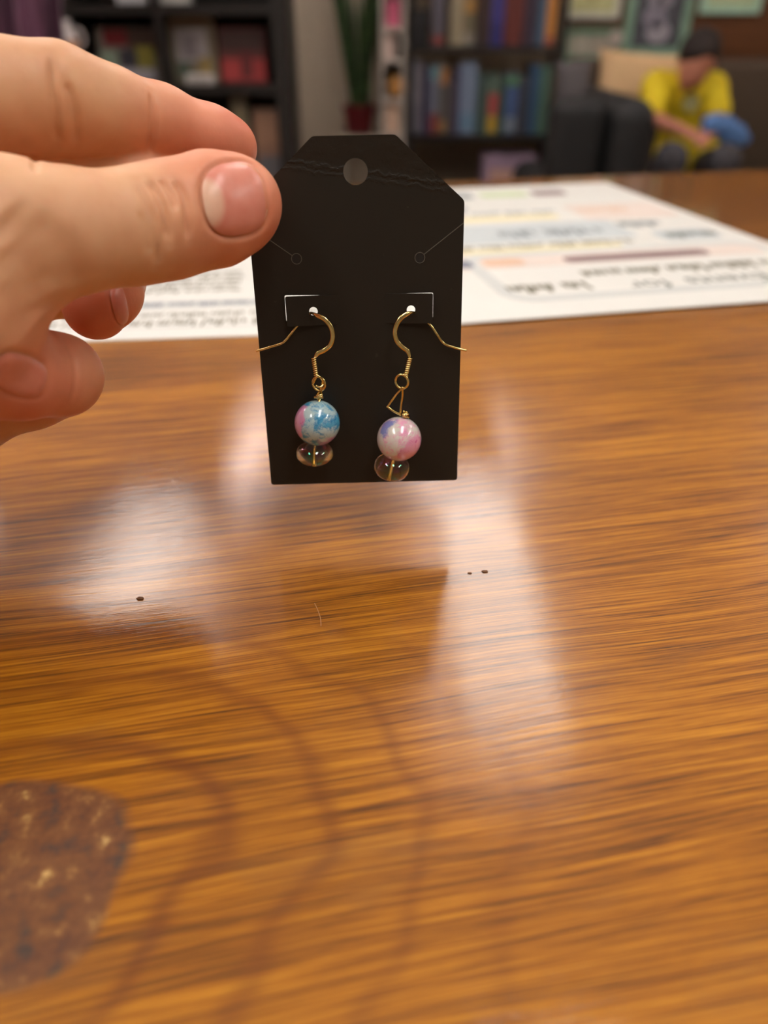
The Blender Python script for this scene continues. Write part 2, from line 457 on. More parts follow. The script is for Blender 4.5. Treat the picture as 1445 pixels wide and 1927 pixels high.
part('lettering', scribble(.152, .184, .162, .010, 29, 1.3, ZS + .00014), m_bg, P)
part('printed_band', flat(rrect(.032, .125, .182, .196, .003)), m_ye, P)
part('lettering', scribble(.030, .130, .208, .008, 31, 1.0), m_bg, P)
part('lettering', scribble(.010, .080, .228, .012, 33, 1.4), m_bg, P)
part('printed_band', flat(rrect(.140, .206, .172, .220, .006), ZS + .00005), m_pk, P)
part('lettering', scribble(.146, .180, .208, .012, 35, 1.2, ZS + .00014), m_or, P)
for u0_, u1_, m_ in ((.014, .038, m_bg), (.056, .092, m_bg), (.098, .134, ink('pale green', 196, 212, 170)), (.138, .164, m_mv)):
    part('printed_spot', flat(rrect(u0_, u1_, .258, .276, .004)), m_, P)
# sheet on the left
A1 = R(5.5)
f1 = Vector((math.cos(A1), math.sin(A1), 0)); f2 = Vector((-math.sin(A1), math.cos(A1), 0))
c1 = q(485, 631) + f1 * .040 - f1 * .216
sh1 = sheet('white printed sheet with olive text lines, partly under the fingers', c1, A1, .216, .280, ZT + .0001)
def loc1(px, py): d = q(px, py) - c1; return (d.dot(f1), d.dot(f2))
P = sh1
a = loc1(230, 604); b = loc1(480, 578)
part('lettering', scribble(.030, .200, .0215, .0055, 41, 1.1), m_ol, P)
part('lettering', scribble(.030, .200, .0310, .0045, 43, 1.1), m_ol, P)
part('printed_band', flat(rrect(.020, .206, .0385, .0475, .001)), m_grey, P)
part('lettering', scribble(.024, .200, .0455, .0040, 44, 1.4, ZS + .00014), m_na, P)
part('printed_frame', ring_flat(.014, .208, .012, .150, .006, .0012), m_grey, P)
for i in range(5):
    part('lettering', scribble(.030, .165, .0660 + i * .0075, .0042, 50 + i, 1.0), m_ol, P)

# ================================================================== EARRING CARD
CW, CH1, CH, CC = .044, .0613, .07344, .01387
CR = (Matrix.Rotation(.02383, 4, 'Z') @ Matrix.Rotation(-.13936, 4, 'X') @ Matrix.Rotation(-.01403, 4, 'Y'))
CP = CAM + Vector((-.00463852, .15161502, -.09012442))
CM = Matrix.Translation(CP) @ CR
CN = (CR @ Vector((0, -1, 0)))                     # face normal, towards the viewer
def on_card(px, py, off=0.):
    """point over the card's face, off metres in front of it"""
    r = ray(px, py); o = CP + CN * off - CAM
    return CAM + r * (o.dot(CN) / r.dot(CN))
def cl(px, py): v = CM.inverted() @ on_card(px, py); return (v.x, v.z)
k = N('black card stock')
tc = k.n('TexCoord').outputs['Object']; sx = k.n('SeparateXYZ', Vector=tc)
ca, cb = cl(525, 301), cl(872, 349)
sl = (cb[1] - ca[1]) / (cb[0] - ca[0])
line = k.math('ADD', k.math('MULTIPLY', sx.outputs[0], sl), ca[1] - sl * ca[0])
d = k.math('SUBTRACT', sx.outputs[2], line)
d = k.math('ADD', d, k.math('MULTIPLY', k.math('SUBTRACT', k.noise(k.coord((300, 300, 300)), 1, 5, .7), .5), .0040))
g1 = k.math('POWER', 2.718, k.math('MULTIPLY', k.math('POWER', k.math('DIVIDE', d, .00042), 2.), -1.))
g2 = k.math('POWER', 2.718, k.math('MULTIPLY', k.math('POWER', k.math('DIVIDE', k.math('ADD', d, .0013), .0003), 2.), -.7))
fold = k.math('MULTIPLY', k.math('MAXIMUM', d, 0.), .10)
hgt = k.math('ADD', k.math('ADD', k.math('MULTIPLY', g1, .00013), k.math('MULTIPLY', g2, .00006)), fold)
hgt = k.math('ADD', hgt, k.math('MULTIPLY', k.noise(k.coord((900, 900, 900)), 1, 3), .000012))
bump = k.n('Bump', Height=hgt, Strength=1., Distance=1.)
spk = k.ramp(k.noise(k.coord((420, 420, 420)), 1, 2), (.74, srgb(38, 34, 28)), (.80, srgb(60, 55, 47)))
m_card = k.P(Base_Color=spk, Roughness=.42, Normal=bump, Specular_IOR_Level=.35)
card = thing('earring_card', 'black cardboard earring card with clipped corners held by fingertips', 'card', CP)
card.rotation_euler = CR.to_euler('XYZ')
def stand(vf, off=0.):            # x/y plate with thickness along z -> upright, front at local y=off
    return ([Vector((p.x, off + p.z, p.y)) for p in vf[0]], vf[1])
def rounded(poly, r=.0006, n=3):
    out = []
    for i, p in enumerate(poly):
        p = Vector(p); a = Vector(poly[i - 1]) - p; b = Vector(poly[(i + 1) % len(poly)]) - p
        A = p + a.normalized() * r; B = p + b.normalized() * r
        for j in range(n + 1):
            t = j / n; out.append(tuple(A * (1 - t) ** 2 + p * 2 * t * (1 - t) + B * t * t))
    return out
outl = rounded([(-CW / 2, 0), (CW / 2, 0), (CW / 2, CH1), (CW / 2 - CC, CH), (-CW / 2 + CC, CH), (-CW / 2, CH1)])
hx, hz = cl(669, 323); sa = cl(558, 487); sb = cl(790, 485)
FZ0, FZ1, FXL, FXR, BXL, BXR = .0371, .0433, -.01545, .0157, -.0045, .0055
holes = [circle(hx, hz, .00245, 36),
         rounded([(FXL - .0003, FZ0 + .0008), (BXL, FZ0 + .0008), (BXL, FZ1 - .00005), (FXL - .0003, FZ1 + .0001)], .0004),
         rounded([(BXR, FZ0 + .0008), (FXR + .00018, FZ0 + .0008), (FXR + .00018, FZ1 + .00002), (BXR, FZ1 - .00005)], .0004)]
part('body', stand(plate(outl, holes, .00045)), m_card, card)
# flap: a strip joined in the middle, its two wings bent forward
def wing(x0, x1, hole, sgn):
    vf = plate(rounded([(x0, FZ0), (x1, FZ0), (x1, FZ1), (x0, FZ1)], .0003), [circle(*hole, .00092, 20)], .0004)
    xe = BXL if sgn < 0 else BXR
    return ([Vector((p.x, -abs(p.x - xe) / .0105 * .00125 + p.z, p.y)) for p in vf[0]], vf[1])
hl, hr = cl(590, 585), cl(773, 582)
part('flap', join(wing(FXL, BXL, hl, -1), wing(BXR, FXR, hr, 1)), m_card, card)
m_cut = plain('cut card edge', srgb(92, 88, 78), .7, .1)
m_slot = plain('dark slot', srgb(26, 23, 20), .6, .1)
def strip(p, r_, w):
    p = Vector((p[0], 0, p[1])); r_ = Vector((r_[0], 0, r_[1])); d_ = (r_ - p).normalized(); n_ = Vector((-d_.z, 0, d_.x)) * w / 2
    Y = Vector((0, -.00006, 0)); Yb = Vector((0, .0001, 0))
    return ([p + n_ + Yb, r_ + n_ + Yb, r_ - n_ + Yb, p - n_ + Yb, p + n_ + Y, r_ + n_ + Y, r_ - n_ + Y, p - n_ + Y],
            [(0, 1, 2, 3), (4, 5, 6, 7), (0, 1, 5, 4), (1, 2, 6, 5), (2, 3, 7, 6), (3, 0, 4, 7)])
props(part('slit', strip((sb[0] + .0008, sb[1] + .0006), (CW / 2, cl(876, 419)[1]), .00016), m_cut, card), 'pale cut line')
props(part('slit', strip((sa[0] - .0008, sa[1] + .0006), (-CW / 2, cl(478, 424)[1]), .00016), m_cut, card), 'pale cut line')
for h in (sa, sb):
    vf = plate(circle(h[0], h[1], .00112, 24), [circle(h[0], h[1], .00098, 24)], .00012)
    o = part('punched_hole', stand(vf, -.00007), m_cut, card)
    part('hole_disc', stand(plate(circle(h[0], h[1], .00098, 24), [], .00008), -.00002), m_slot, o)

# ================================================================== EARRINGS
k = N('gold wire')
m_gold = k.P(Base_Color=k.ramp(k.noise(k.coord(), 900, 2), (.3, (.80, .62, .22, 1)), (.7, (.92, .76, .36, 1))), Metallic=1., Roughness=.2)
white = srgb(226, 220, 210); lblue = srgb(186, 214, 216); blue = srgb(84, 170, 208); pink = srgb(226, 150, 190); hot = srgb(212, 66, 146); deep = srgb(40, 128, 186); rose = srgb(236, 158, 194); lilac = srgb(120, 130, 196)
def bead_mat(name, base, mottle, vein, patches, speck):
    """glass bead: mottled ground, thin veins, tinted patches lying in given directions from the bead's middle"""
    k = N(name); tc = k.n('TexCoord').outputs['Object']
    off = k.n('VectorMath', operation='NORMALIZE'); k.set(off, 0, tc); off = off.outputs[0]
    n1 = k.noise(k.coord(), 330, 4, .6, .5); n2 = k.noise(k.coord(loc=(.3, .1, .2)), 420, 5, .7, .8); n3 = k.noise(k.coord(loc=(.7, .2, .5)), 260, 4, .65)
    col = k.mix(k.ramp(n1, (.46, (0, 0, 0)), (.60, (1, 1, 1))), base, mottle)
    veins = k.ramp(k.math('ABSOLUTE', k.math('SUBTRACT', n2, .5)), (.0, (.9, .9, .9)), (.03, (.3, .3, .3)), (.08, (0, 0, 0)))
    col = k.mix(k.math('MULTIPLY', veins, k.ramp(n1, (.40, (.1, .1, .1)), (.52, (1, 1, 1)))), col, vein)
    for d_, thr, c_ in patches:
        dt = k.n('VectorMath', operation='DOT_PRODUCT'); k.set(dt, 0, off); k.set(dt, 1, Vector(d_).normalized()); dt = dt.outputs['Value']
        v_ = k.math('ADD', dt, k.math('MULTIPLY', k.math('SUBTRACT', n3, .5), .9))
        m_ = k.ramp(k.math('SUBTRACT', v_, thr), (.0, (0, 0, 0)), (.12, (.9, .9, .9)))
        cc = k.mix(k.ramp(n2, (.56, (0, 0, 0)), (.66, (.8, .8, .8))), c_, speck)
        col = k.mix(m_, col, cc)
    return k.P(Base_Color=col, Roughness=.25, Coat_Weight=1., Coat_Roughness=.03, Subsurface_Weight=.1, Subsurface_Radius=(.002, .002, .002), Subsurface_Scale=1.)
m_bead1 = bead_mat('blue marbled glass', lblue, blue, deep, [((-1, -.35, .35), .72, pink), ((.45, -.6, -.8), .86, srgb(200, 160, 206))], hot)
m_bead2 = bead_mat('pink marbled glass', white, srgb(236, 212, 210), rose, [((.6, -.7, -.35), .70, rose), ((-.6, -.3, .8), .86, lilac), ((.2, -.5, .85), .92, rose)], hot)
k = N('clear iridescent glass')
m_glass = k.P(Base_Color=(.97, .95, .95, 1), Roughness=.02, Transmission_Weight=1., IOR=1.5, Thin_Film_Thickness=k.math('MULTIPLY_ADD', k.noise(k.coord(), 160, 1), 420., 250.), Thin_Film_IOR=1.9)
def sphere_bead(c, r, hole=.00055, axis=(0, 0, 1)):
    a0 = math.asin(hole / r)
    return lathe([(r * math.sin(a0 + (math.pi - 2 * a0) * i / 24), -r * math.cos(a0 + (math.pi - 2 * a0) * i / 24)) for i in range(25)], 40, c, axis)
def rondelle(c, r, h, axis):
    n = 20
    return lathe([(.0004 + (r - .0004) * math.sin(math.pi * i / n) ** .75, -h * math.cos(math.pi * i / n)) for i in range(n + 1)], 40, c, axis)
def helix(a, b, r, turns, n=12):
    a, b = Vector(a), Vector(b); d_ = b - a; t_ = d_.normalized(); s_ = t_.cross(Vector((0, 1, .1))).normalized(); w_ = t_.cross(s_)
    return [a + d_ * (i / (turns * n)) + s_ * r * math.cos(2 * math.pi * i / n) + w_ * r * math.sin(2 * math.pi * i / n) for i in range(turns * n + 1)]
def loop(c, r, tilt, n=26, sy=1., gap=0.):
    """ring facing the viewer, turned by tilt about the vertical"""
    ux = Matrix.Rotation(tilt, 3, 'Z') @ (CR.to_3x3() @ Vector((1, 0, 0))); uz = CR.to_3x3() @ Vector((0, 0, 1))
    return [Vector(c) + ux * r * math.cos(2 * math.pi * i / n) + uz * r * sy * math.sin(2 * math.pi * i / n) for i in range(n)]
WR = .00027
def earring(label, tail, hook, coil, ringc, cord, bead, ron, m_bead, style):
    top = on_card(*hook[0])
    t = thing('earring', label, 'earring', on_card(*ron[0]), 0)
    # ear wire: tail behind the flap, through the hole, then the flattened curve
    n = 8
    pts = [on_card(*p) for p in tail] + [on_card(*p) for p in hook]
    pth = smooth_path(pts, n); nt = len(tail) * n
    rad, fl = [], []
    for i in range(len(pth)):
        f_ = max(0., min(1., (i - nt) / 10)) * max(0., min(1., (len(pth) - 1 - i) / 8))
        rad.append(WR * (1 + .85 * f_)); fl.append(1 / (1 + 1.3 * f_))
    part('ear_wire', tube(pth, rad, 10, (CN, fl)), m_gold, t, True, True)
    a, b = on_card(*coil[0]), on_card(*coil[1])
    part('coil', join(tube(helix(a, b, .00044, 9), .00019, 6), tube([a, b], .0003, 8)), m_gold, t, True, True)
    c = on_card(*ringc)
    part('ring', tube(loop(c, .00142, R(-18), sy=1.08), .00029, 8, closed=True), m_gold, t, True, True)
    for w in cord:
        part('wire_link', tube(smooth_path([on_card(*p) for p in w], 6), .00026, 8), m_gold, t, True, True)
    bc = on_card(bead[0], bead[1], bead[2]); rc = on_card(*ron[0])
    dpt = (bc - CAM).dot(ray(CX, CY).normalized())
    br = bead[3] * dpt / F
    ax = (bc - rc).normalized()
    bo = part('bead', sphere_bead(Vector((0, 0, 0)), br, .0005, ax), m_bead, t, False, True); bo.location = bc - t.location
    rx = (on_card(*ron[1]) - on_card(*ron[2])).normalized()
    part('spacer_bead', rondelle(rc, ron[3] * dpt / F, ron[4] * dpt / F, rx), m_glass, t, True, True)
    part('head_pin', join(tube([rc - ax * ron[4] * dpt / F * .98, bc + ax * (br + .0012)], .00032, 10), lathe([(.0004, 0), (.0008, .0001), (.0008, .0003), (.0004, .0004)], 12, rc - ax * ron[4] * dpt / F * 1.0, ax)), m_gold, t, True, True)
    if style == 'wrap':
        w = bc + ax * (br + .0008); hx_ = CR.to_3x3() @ Vector((1, 0, 0))
        part('wire_wrap', join(tube([w + Vector((.00062 * math.cos(q_ * .6), .0006 * math.sin(q_ * .6), .00004 * q_)) for q_ in range(24)], .00027, 8),
                               tube([w - hx_ * .0012 + Vector((0, 0, .0001)), w, w + hx_ * .0008], .0003, 8)), m_gold, t, True, True)
    else:
        w = bc + ax * (br + .0004)
        part('wire_wrap', join(tube(helix(w, w + ax * .001, .00055, 2), .00024, 8), tube([w + Vector((.0008, -.0003, -.0001)), w + Vector((-.0006, -.0006, .0008))], .00026, 8)), m_gold, t, True, True)
    return t
B = .0052
earring('gold hook earring with a blue marbled bead over a clear spacer bead',
        [(482, 661, .0011), (508, 653, .0010), (532, 645, .0009), (545, 631, .0008), (557, 616, .00055), (572, 600, .0003), (583, 590, .0005)],
        [(589, 590, .0016), (597, 594, .0026), (612, 602, .0034), (623, 617, .0038), (626, 634, .0040), (621, 650, .0042), (609, 660, .0044), (598, 665, .0046), (592, 674, .0048)],
        [(590, 673, .0048), (595, 708, .0050)], (600, 722, .0050),
        [[(589, 722, .0056), (597, 708, .0060), (607, 716, .0056), (604, 732, .0050), (598, 742, .0050), (598, 752, .0050)], [(612, 716, .0046), (604, 728, .0058), (594, 726, .0060)]],
        (597, 796, B, 43), [(592, 853.5, B), (591, 830, B), (592, 875, B), 35.5, 21], m_bead1, 'wrap')
earring('gold hook earring with a pink marbled bead hanging from a triangular wire link',
        [(878, 660, .0011), (855, 654, .0010), (835, 646, .0009), (823, 630, .0008), (811, 613, .00055), (796, 600, .0003), (782, 590, .0004)],
        [(776, 588, .0016), (768, 590, .0026), (755, 598, .0034), (746, 612, .0038), (743, 628, .0040), (748, 644, .0042), (758, 654, .0044), (767, 661, .0046), (771, 673, .0048)],
        [(771, 674, .0048), (763, 708, .0050)], (756, 718, .0050),
        [[(757, 730, .0053), (744, 744, .0051), (730, 764, .0050), (730, 766, .0050), (741, 774, .0050), (753, 780, .0050)],
         [(757, 728, .0056), (757, 745, .0052), (754, 765, .0050), (753, 782, .0050)]],
        (751, 826, B, 42), [(737, 879, B), (741, 857, B), (734, 900, B), 34, 23.5], m_bead2, 'twist')

# ================================================================== HAND
c33, s33 = math.cos(TH), math.sin(TH)
def cs(px, py, d): return ((px - CX) / F * d, (CY - py) / F * d, d)      # camera space: right, up, depth
def cs2w(V): # array of camera-space points to world
    V = np.asarray(V); return np.stack([V[:, 0] + CAM.x, V[:, 1] * s33 + V[:, 2] * c33 + CAM.y, V[:, 1] * c33 - V[:, 2] * s33 + CAM.z], 1)
h = .0005
fx = np.concatenate([np.arange(-.33, -.125, .003), np.arange(-.125, -.012, h)])
fu = np.concatenate([np.arange(-.09, -.004, .002), np.arange(-.004, .122, h)])
fd = np.concatenate([np.arange(-.09, .085, .003), np.arange(.085, .190, h)])
FH = Field(fx, fu, fd)
def chain(pts, k=.004, squash=1.):
    f = FH.new()
    for a, b in zip(pts[:-1], pts[1:]):
        pa, pb = cs(*a[:3]), cs(*b[:3])
        FH.cone(f, pa, pb, a[3] * a[2] / F, b[3] * b[2] / F, k, squash)
    return f
palm = FH.new()
for a, b, ra, rb in [((-112, 566, .121), (-330, 610, .122), 172, 250), ((-330, 610, .122), (-560, 660, .112), 260, 270),
                     ((-250, 230, .134), (-380, 560, .135), 120, 200), ((-260, 380, .148), (-420, 600, .140), 130, 190),
                     ((-250, 520, .158), (-430, 640, .145), 130, 190), ((-230, 700, .160), (-450, 690, .140), 120, 210)]:
    FH.cone(palm, cs(*a), cs(*b), ra * a[2] / F, rb * b[2] / F, .012)
wr = cs(-560, 660, .112)
FH.cone(palm, wr, (-.20, -.020, .045), .0225, .027, .015)
FH.cone(palm, (-.20, -.020, .045), (-.31, -.040, -.06), .027, .036, .015)
thumb = chain([(443, 385, .1402, 87), (402, 394, .1385, 100), (310, 416, .1350, 102), (240, 429, .1320, 100), (120, 437, .1265, 112), (10, 445, .1225, 142), (-130, 520, .120, 180)], .003, .86)
index = chain([(430, 277, .1605, 53), (395, 266, .1580, 58), (300, 233, .1520, 64), (200, 210, .1455, 76), (110, 188, .1400, 92), (0, 188, .1360, 101), (-250, 215, .132, 115)], .003)
middle = chain([(430, 356, .1625, 50), (380, 346, .1595, 57), (250, 336, .1535, 60), (80, 332, .1490, 64), (-40, 336, .1470, 68), (-260, 370, .146, 90)], .003)
ring = chain([(180, 578, .1510, 60), (196, 546, .1560, 66), (200, 522, .1630, 66), (140, 528, .1670, 64), (50, 545, .1660, 58), (-220, 540, .160, 95)], .003)
pinky = chain([(0, 712, .1300, 64), (40, 712, .1340, 72), (112, 706, .1420, 72), (112, 708, .1480, 70), (60, 735, .1510, 66), (-60, 780, .1540, 70), (-220, 790, .158, 95)], .003)
hand = palm.copy()
for fng, kk in ((index, .010), (middle, .008), (ring, .008), (pinky, .008), (thumb, .007)):
    g = Field.smin(fng, palm, kk)
    hand = Field.smin(hand, g, .0011)
HV, HF = FH.surface(hand)
del palm, thumb, index, middle, ring, pinky, hand, g
HW = cs2w(HV); HF = HF[:, ::-1].copy()      # (right, up, depth) is left-handed
# laplacian smoothing of the grid traces
def relax(V, Fq, it=3, lam=.5):
    e = np.concatenate([Fq[:, [i, (i + 1) % 4]] for i in range(4)]); e = np.concatenate([e, e[:, ::-1]])
    cnt = np.bincount(e[:, 0], minlength=len(V)).astype(float)
    for s_ in range(it):
        for l_ in (lam, -lam * 1.02):
            a = np.stack([np.bincount(e[:, 0], weights=V[e[:, 1], i], minlength=len(V)) for i in range(3)], 1) / np.maximum(cnt, 1)[:, None]
            V = V + l_ * (a - V)
    return V
HW = relax(HW, HF, 6)
bvh = BVHTree.FromPolygons([Vector(v) for v in HW], [tuple(q) for q in HF])
def vnormals(V, Fq):
    n = np.cross(V[Fq[:, 2]] - V[Fq[:, 0]], V[Fq[:, 3]] - V[Fq[:, 1]])
    out = np.zeros_like(V)
    for i in range(4): np.add.at(out, Fq[:, i], n)
    return out / np.maximum(np.linalg.norm(out, axis=1), 1e-12)[:, None]
HN = vnormals(HW, HF)
def hit(px, py, d0=0.):
    p, n_, i, d_ = bvh.ray_cast(at_d(px, py, d0), ray(px, py).normalized()); return (p, n_)
def press(pix, amp, wid, V, d0=0.):
    """push the skin in along a drawn line"""
    L = [hit(*p, d0)[0] for p in smooth2(pix, 6)]; L = np.array([tuple(p) for p in L if p is not None])
    if len(L) < 2: return V
    lo, hi = L.min(0) - wid * 4, L.max(0) + wid * 4
    m = np.where(((V > lo) & (V < hi)).all(1))[0]
    A, Bq = L[:-1], L[1:]; best = np.full(len(m), 9.)
    tt = np.zeros(len(m)); N_ = len(A)
    for i, (a, b) in enumerate(zip(A, Bq)):
        ab = b - a; t_ = np.clip(((V[m] - a) @ ab) / (ab @ ab + 1e-15), 0, 1)
        dd = np.linalg.norm(V[m] - a - t_[:, None] * ab, axis=1); w = dd < best
        tt[w] = (i + t_[w]) / N_; best = np.minimum(best, dd)
    fade = np.clip(np.minimum(tt, 1 - tt) * 6, 0.25, 1) 
    V = V.copy(); V[m] -= HN[m] * (amp * fade * np.exp(-(best / wid) ** 2))[:, None]
    return V
def smooth2(p, n): return [(v.x, v.y) for v in smooth_path([(a, b, 0) for a, b in p], n)]
HW0 = HW.copy()
CREASES = [
    ([(96, 100), (100, 150), (106, 200), (108, 245), (112, 276)], .00055, .0009), ([(122, 150), (138, 190), (145, 235), (143, 275)], .00045, .0009),
    ([(284, 170), (287, 210), (287, 250), (280, 290)], .0005, .0007), ([(291, 190), (294, 230), (290, 262)], .0002, .0006),
    # thumb joint
    ([(253, 338), (272, 375), (290, 420), (297, 470), (293, 505)], .00040, .0008), ([(275, 335), (298, 368), (312, 410), (318, 460)], .00055, .0008),
    ([(300, 335), (322, 365), (330, 395)], .0004, .0007), ([(325, 335), (345, 368), (352, 410), (353, 455)], .0005, .0008), ([(262, 395), (278, 440), (282, 480)], .00025, .0008),
    # web folds towards the palm
    ([(-5, 400), (40, 440), (75, 490), (98, 560)], .0005, .0042), ([(-5, 470), (30, 510), (60, 560), (72, 610)], .0004, .0042), ([(-5, 545), (25, 580), (45, 640)], .0002, .0036),
    ([(60, 400), (110, 450), (140, 500), (150, 545)], .0003, .0028),
    # middle finger, ring and little finger joints
    ([(60, 290), (66, 305), (66, 325)], .0003, .0007), ([(125, 645), (140, 680), (142, 720), (130, 770)], .00015, .0007)]
for pix, amp, wid in CREASES: HW = press(pix, amp * 1.7, wid * .85, HW)
# nails: outlines laid on the skin
def nail_grid(c, ax, ay, rot, n=22, sup=2.6):
    """pixels of a rounded nail outline: rings from the centre to the rim"""
    rings = []
    for i in range(0, 9):
        s_ = i / 8
        rg = []
        for j in range(n * 2):
            a = 2 * math.pi * j / (n * 2); ca_, sa_ = math.cos(a), math.sin(a)
            x = ax * s_ * math.copysign(abs(ca_) ** (2 / sup), ca_); y = ay * s_ * math.copysign(abs(sa_) ** (2 / sup), sa_)
            rg.append((c[0] + x * math.cos(rot) - y * math.sin(rot), c[1] + x * math.sin(rot) + y * math.cos(rot)))
        rings.append(rg)
    return rings
NAILS = [('thumb', (443, 373), 60, 70, R(-10), 'broad thumbnail with a pale half-moon'), ('pinky', (40, 707), 52, 38, R(18), 'short little-finger nail'), ('ring', (226, 572), 14, 40, R(-12), 'ring-finger nail seen edge-on')]
for nm, c, ax_, ay_, rt, lb in NAILS:
    rim = nail_grid(c, ax_ * 1.03, ay_ * 1.03, rt)[-1]
    HW = press(rim + rim[:1], .00075 if nm == 'thumb' else .0004, .0006, HW, .1435 if nm == 'ring' else 0.)
pk = np.zeros(len(HW))
for p, rad in ((cs(440, 385, .14), .017), (cs(425, 268, .16), .022), (cs(190, 590, .15), .014), (cs(20, 720, .132), .018), (cs(150, 700, .145), .008)):
    pk = np.maximum(pk, np.clip(1.25 - np.linalg.norm(HV - np.array(p), axis=1) / rad, 0, 1))
k = N('skin')
at = k.n('Attribute', attribute_name='pink'); at.attribute_type = 'GEOMETRY'
mot = k.noise(k.coord(), 120, 3); finem = k.noise(k.coord(), 700, 3)
base = k.ramp(mot, (.3, srgb(214, 158, 118)), (.7, srgb(226, 176, 134)))
pinkc = k.ramp(mot, (.3, srgb(220, 120, 94)), (.7, srgb(230, 136, 108)))
col = k.mix(k.math('MULTIPLY', at.outputs['Fac'], .85), base, pinkc)
bmp = k.n('Bump', Height=k.math('ADD', finem, k.math('MULTIPLY', k.noise(k.coord(), 1800, 2), .6)), Strength=.5, Distance=.00008)
m_skin = k.P(Base_Color=col, Roughness=.48, Normal=bmp, Subsurface_Weight=.22, Subsurface_Radius=(1., .35, .2), Subsurface_Scale=.0025, Specular_IOR_Level=.4)
org = Vector(cs2w([wr])[0])
ho = part('hand', ([Vector(v) - org for v in HW], HF.tolist()), m_skin, None, smooth=True); ho.location = org
props(ho, 'bare left hand pinching the black card between thumb and index finger', 'hand')
al = ho.data.attributes.new('pink', 'FLOAT', 'POINT'); al.data.foreach_set('value', pk.astype(np.float32))
k = N('nail')
at = k.n('Attribute', attribute_name='tone'); at.attribute_type = 'GEOMETRY'
rdg = k.noise(k.coord((400, 400, 400)), 1, 2)
ncol = k.ramp(at.outputs['Fac'], (0., srgb(236, 196, 166)), (.27, srgb(234, 188, 160)), (.38, srgb(222, 136, 116)), (.84, srgb(224, 142, 120)), (.93, srgb(238, 196, 158)), (1., srgb(240, 206, 166)))
ncol = k.mix(.12, ncol, k.ramp(rdg, (.3, srgb(205, 120, 104)), (.7, srgb(240, 190, 170))))
m_nail = k.P(Base_Color=ncol, Roughness=.38, Coat_Weight=.25, Coat_Roughness=.25, Subsurface_Weight=.15, Subsurface_Radius=(1., .4, .3), Subsurface_Scale=.0015)
for nm, c, ax_, ay_, rt, lb in NAILS:
    V, Fc, tone = [], [], []
    rings = nail_grid(c, ax_, ay_, rt); n2 = len(rings[0])
    ok = True
    for i, rg in enumerate(rings):
        s_ = i / 8
        for (px, py) in rg:
            p, n_ = hit(px, py, .1435 if nm == 'ring' else 0.)
            if p is None: p, n_ = at_d(px, py, .14), -ray(px, py).normalized()
            V.append(p + n_ * (.00028 * (1 - s_ ** 6) - .0002 * s_ ** 8))
            lx = ((px - c[0]) * math.cos(rt) + (py - c[1]) * math.sin(rt)) / ax_; ly = (-(px - c[0]) * math.sin(rt) + (py - c[1]) * math.cos(rt)) / ay_
            lun = math.hypot((lx + .98) / .62, ly / .72)            # half-moon at the root
            tone.append(lun * .34 if lun < 1.25 else .5 + .45 * max(0, min(1, (max(lx, math.hypot(lx, ly * .7)) - .86) / .1)))
    for i in range(8):
        for j in range(n2):
            a = i * n2 + j; b = i * n2 + (j + 1) % n2
            Fc.append((a, b, b + n2, a + n2))
    me_o = part('nail', (V, Fc), m_nail, ho, True, True); me_o['label'] = lb
    ta = me_o.data.attributes.new('tone', 'FLOAT', 'POINT'); ta.data.foreach_set('value', np.array(tone if nm == 'thumb' else [.6] * len(tone), np.float32))

# ================================================================== SMALL THINGS ON THE COUNTER
p = [ground(a, b) + Vector((0, 0, .00025)) for a, b in ((592, 1137), (598, 1150), (603, 1165), (604, 1180))]
solo('hair_strand', tube(smooth_path(p, 4), .00007, 6), plain('pale hair', srgb(190, 140, 90), .5), 'short pale hair lying on the lacquer below the card', 'hair', smooth=True)
m_crumb = plain('dark crumb', srgb(112, 72, 40), .7)
for (px, py, r_, lb) in ((912, 1076, .0005, 'larger of two dark crumbs lying in the glare'), (884, 1079, .00035, 'smaller of two dark crumbs lying in the glare'), (264, 1127, .0006, 'dark crumb lying alone by the reflection of the hand')):
    g = ground(px, py); rnd = random.Random(px)
    prof = [(r_ * .5, 0), (r_ * 1., r_ * .15), (r_ * .8, r_ * .45), (r_ * .3, r_ * .6)]
    V, Fc = lathe(prof, 9, g + Vector((0, 0, .00002)))
    V = [v + Vector((rnd.uniform(-.25, .25) * r_ + (v.x - g.x) * .5, rnd.uniform(-.2, .2) * r_, 0)) for v in V]
    solo('crumb', (V, Fc), m_crumb, lb, 'crumb', 'crumbs on the counter', smooth=True)

# ================================================================== THE ROOM BEHIND
def pbox(px0, px1, py0, py1, Y, dep, r=0.):
    """upright box whose front face fills these pixels at distance Y"""
    a = at_y((px0 + px1) / 2, py1, Y); b = at_y((px0 + px1) / 2, py0, Y)
    ym = (py0 + py1) / 2
    return box(at_y(px0, ym, Y).x, at_y(px1, ym, Y).x, Y, Y + dep, a.z, b.z, r)
def zz(py, Y): return at_y(700, py, Y).z
def xx(px, py, Y): return at_y(px, py, Y).x
m_black = plain('black laminate', srgb(38, 34, 31), .5, .1)
m_blackm = plain('black metal', srgb(28, 28, 29), .45, .1)
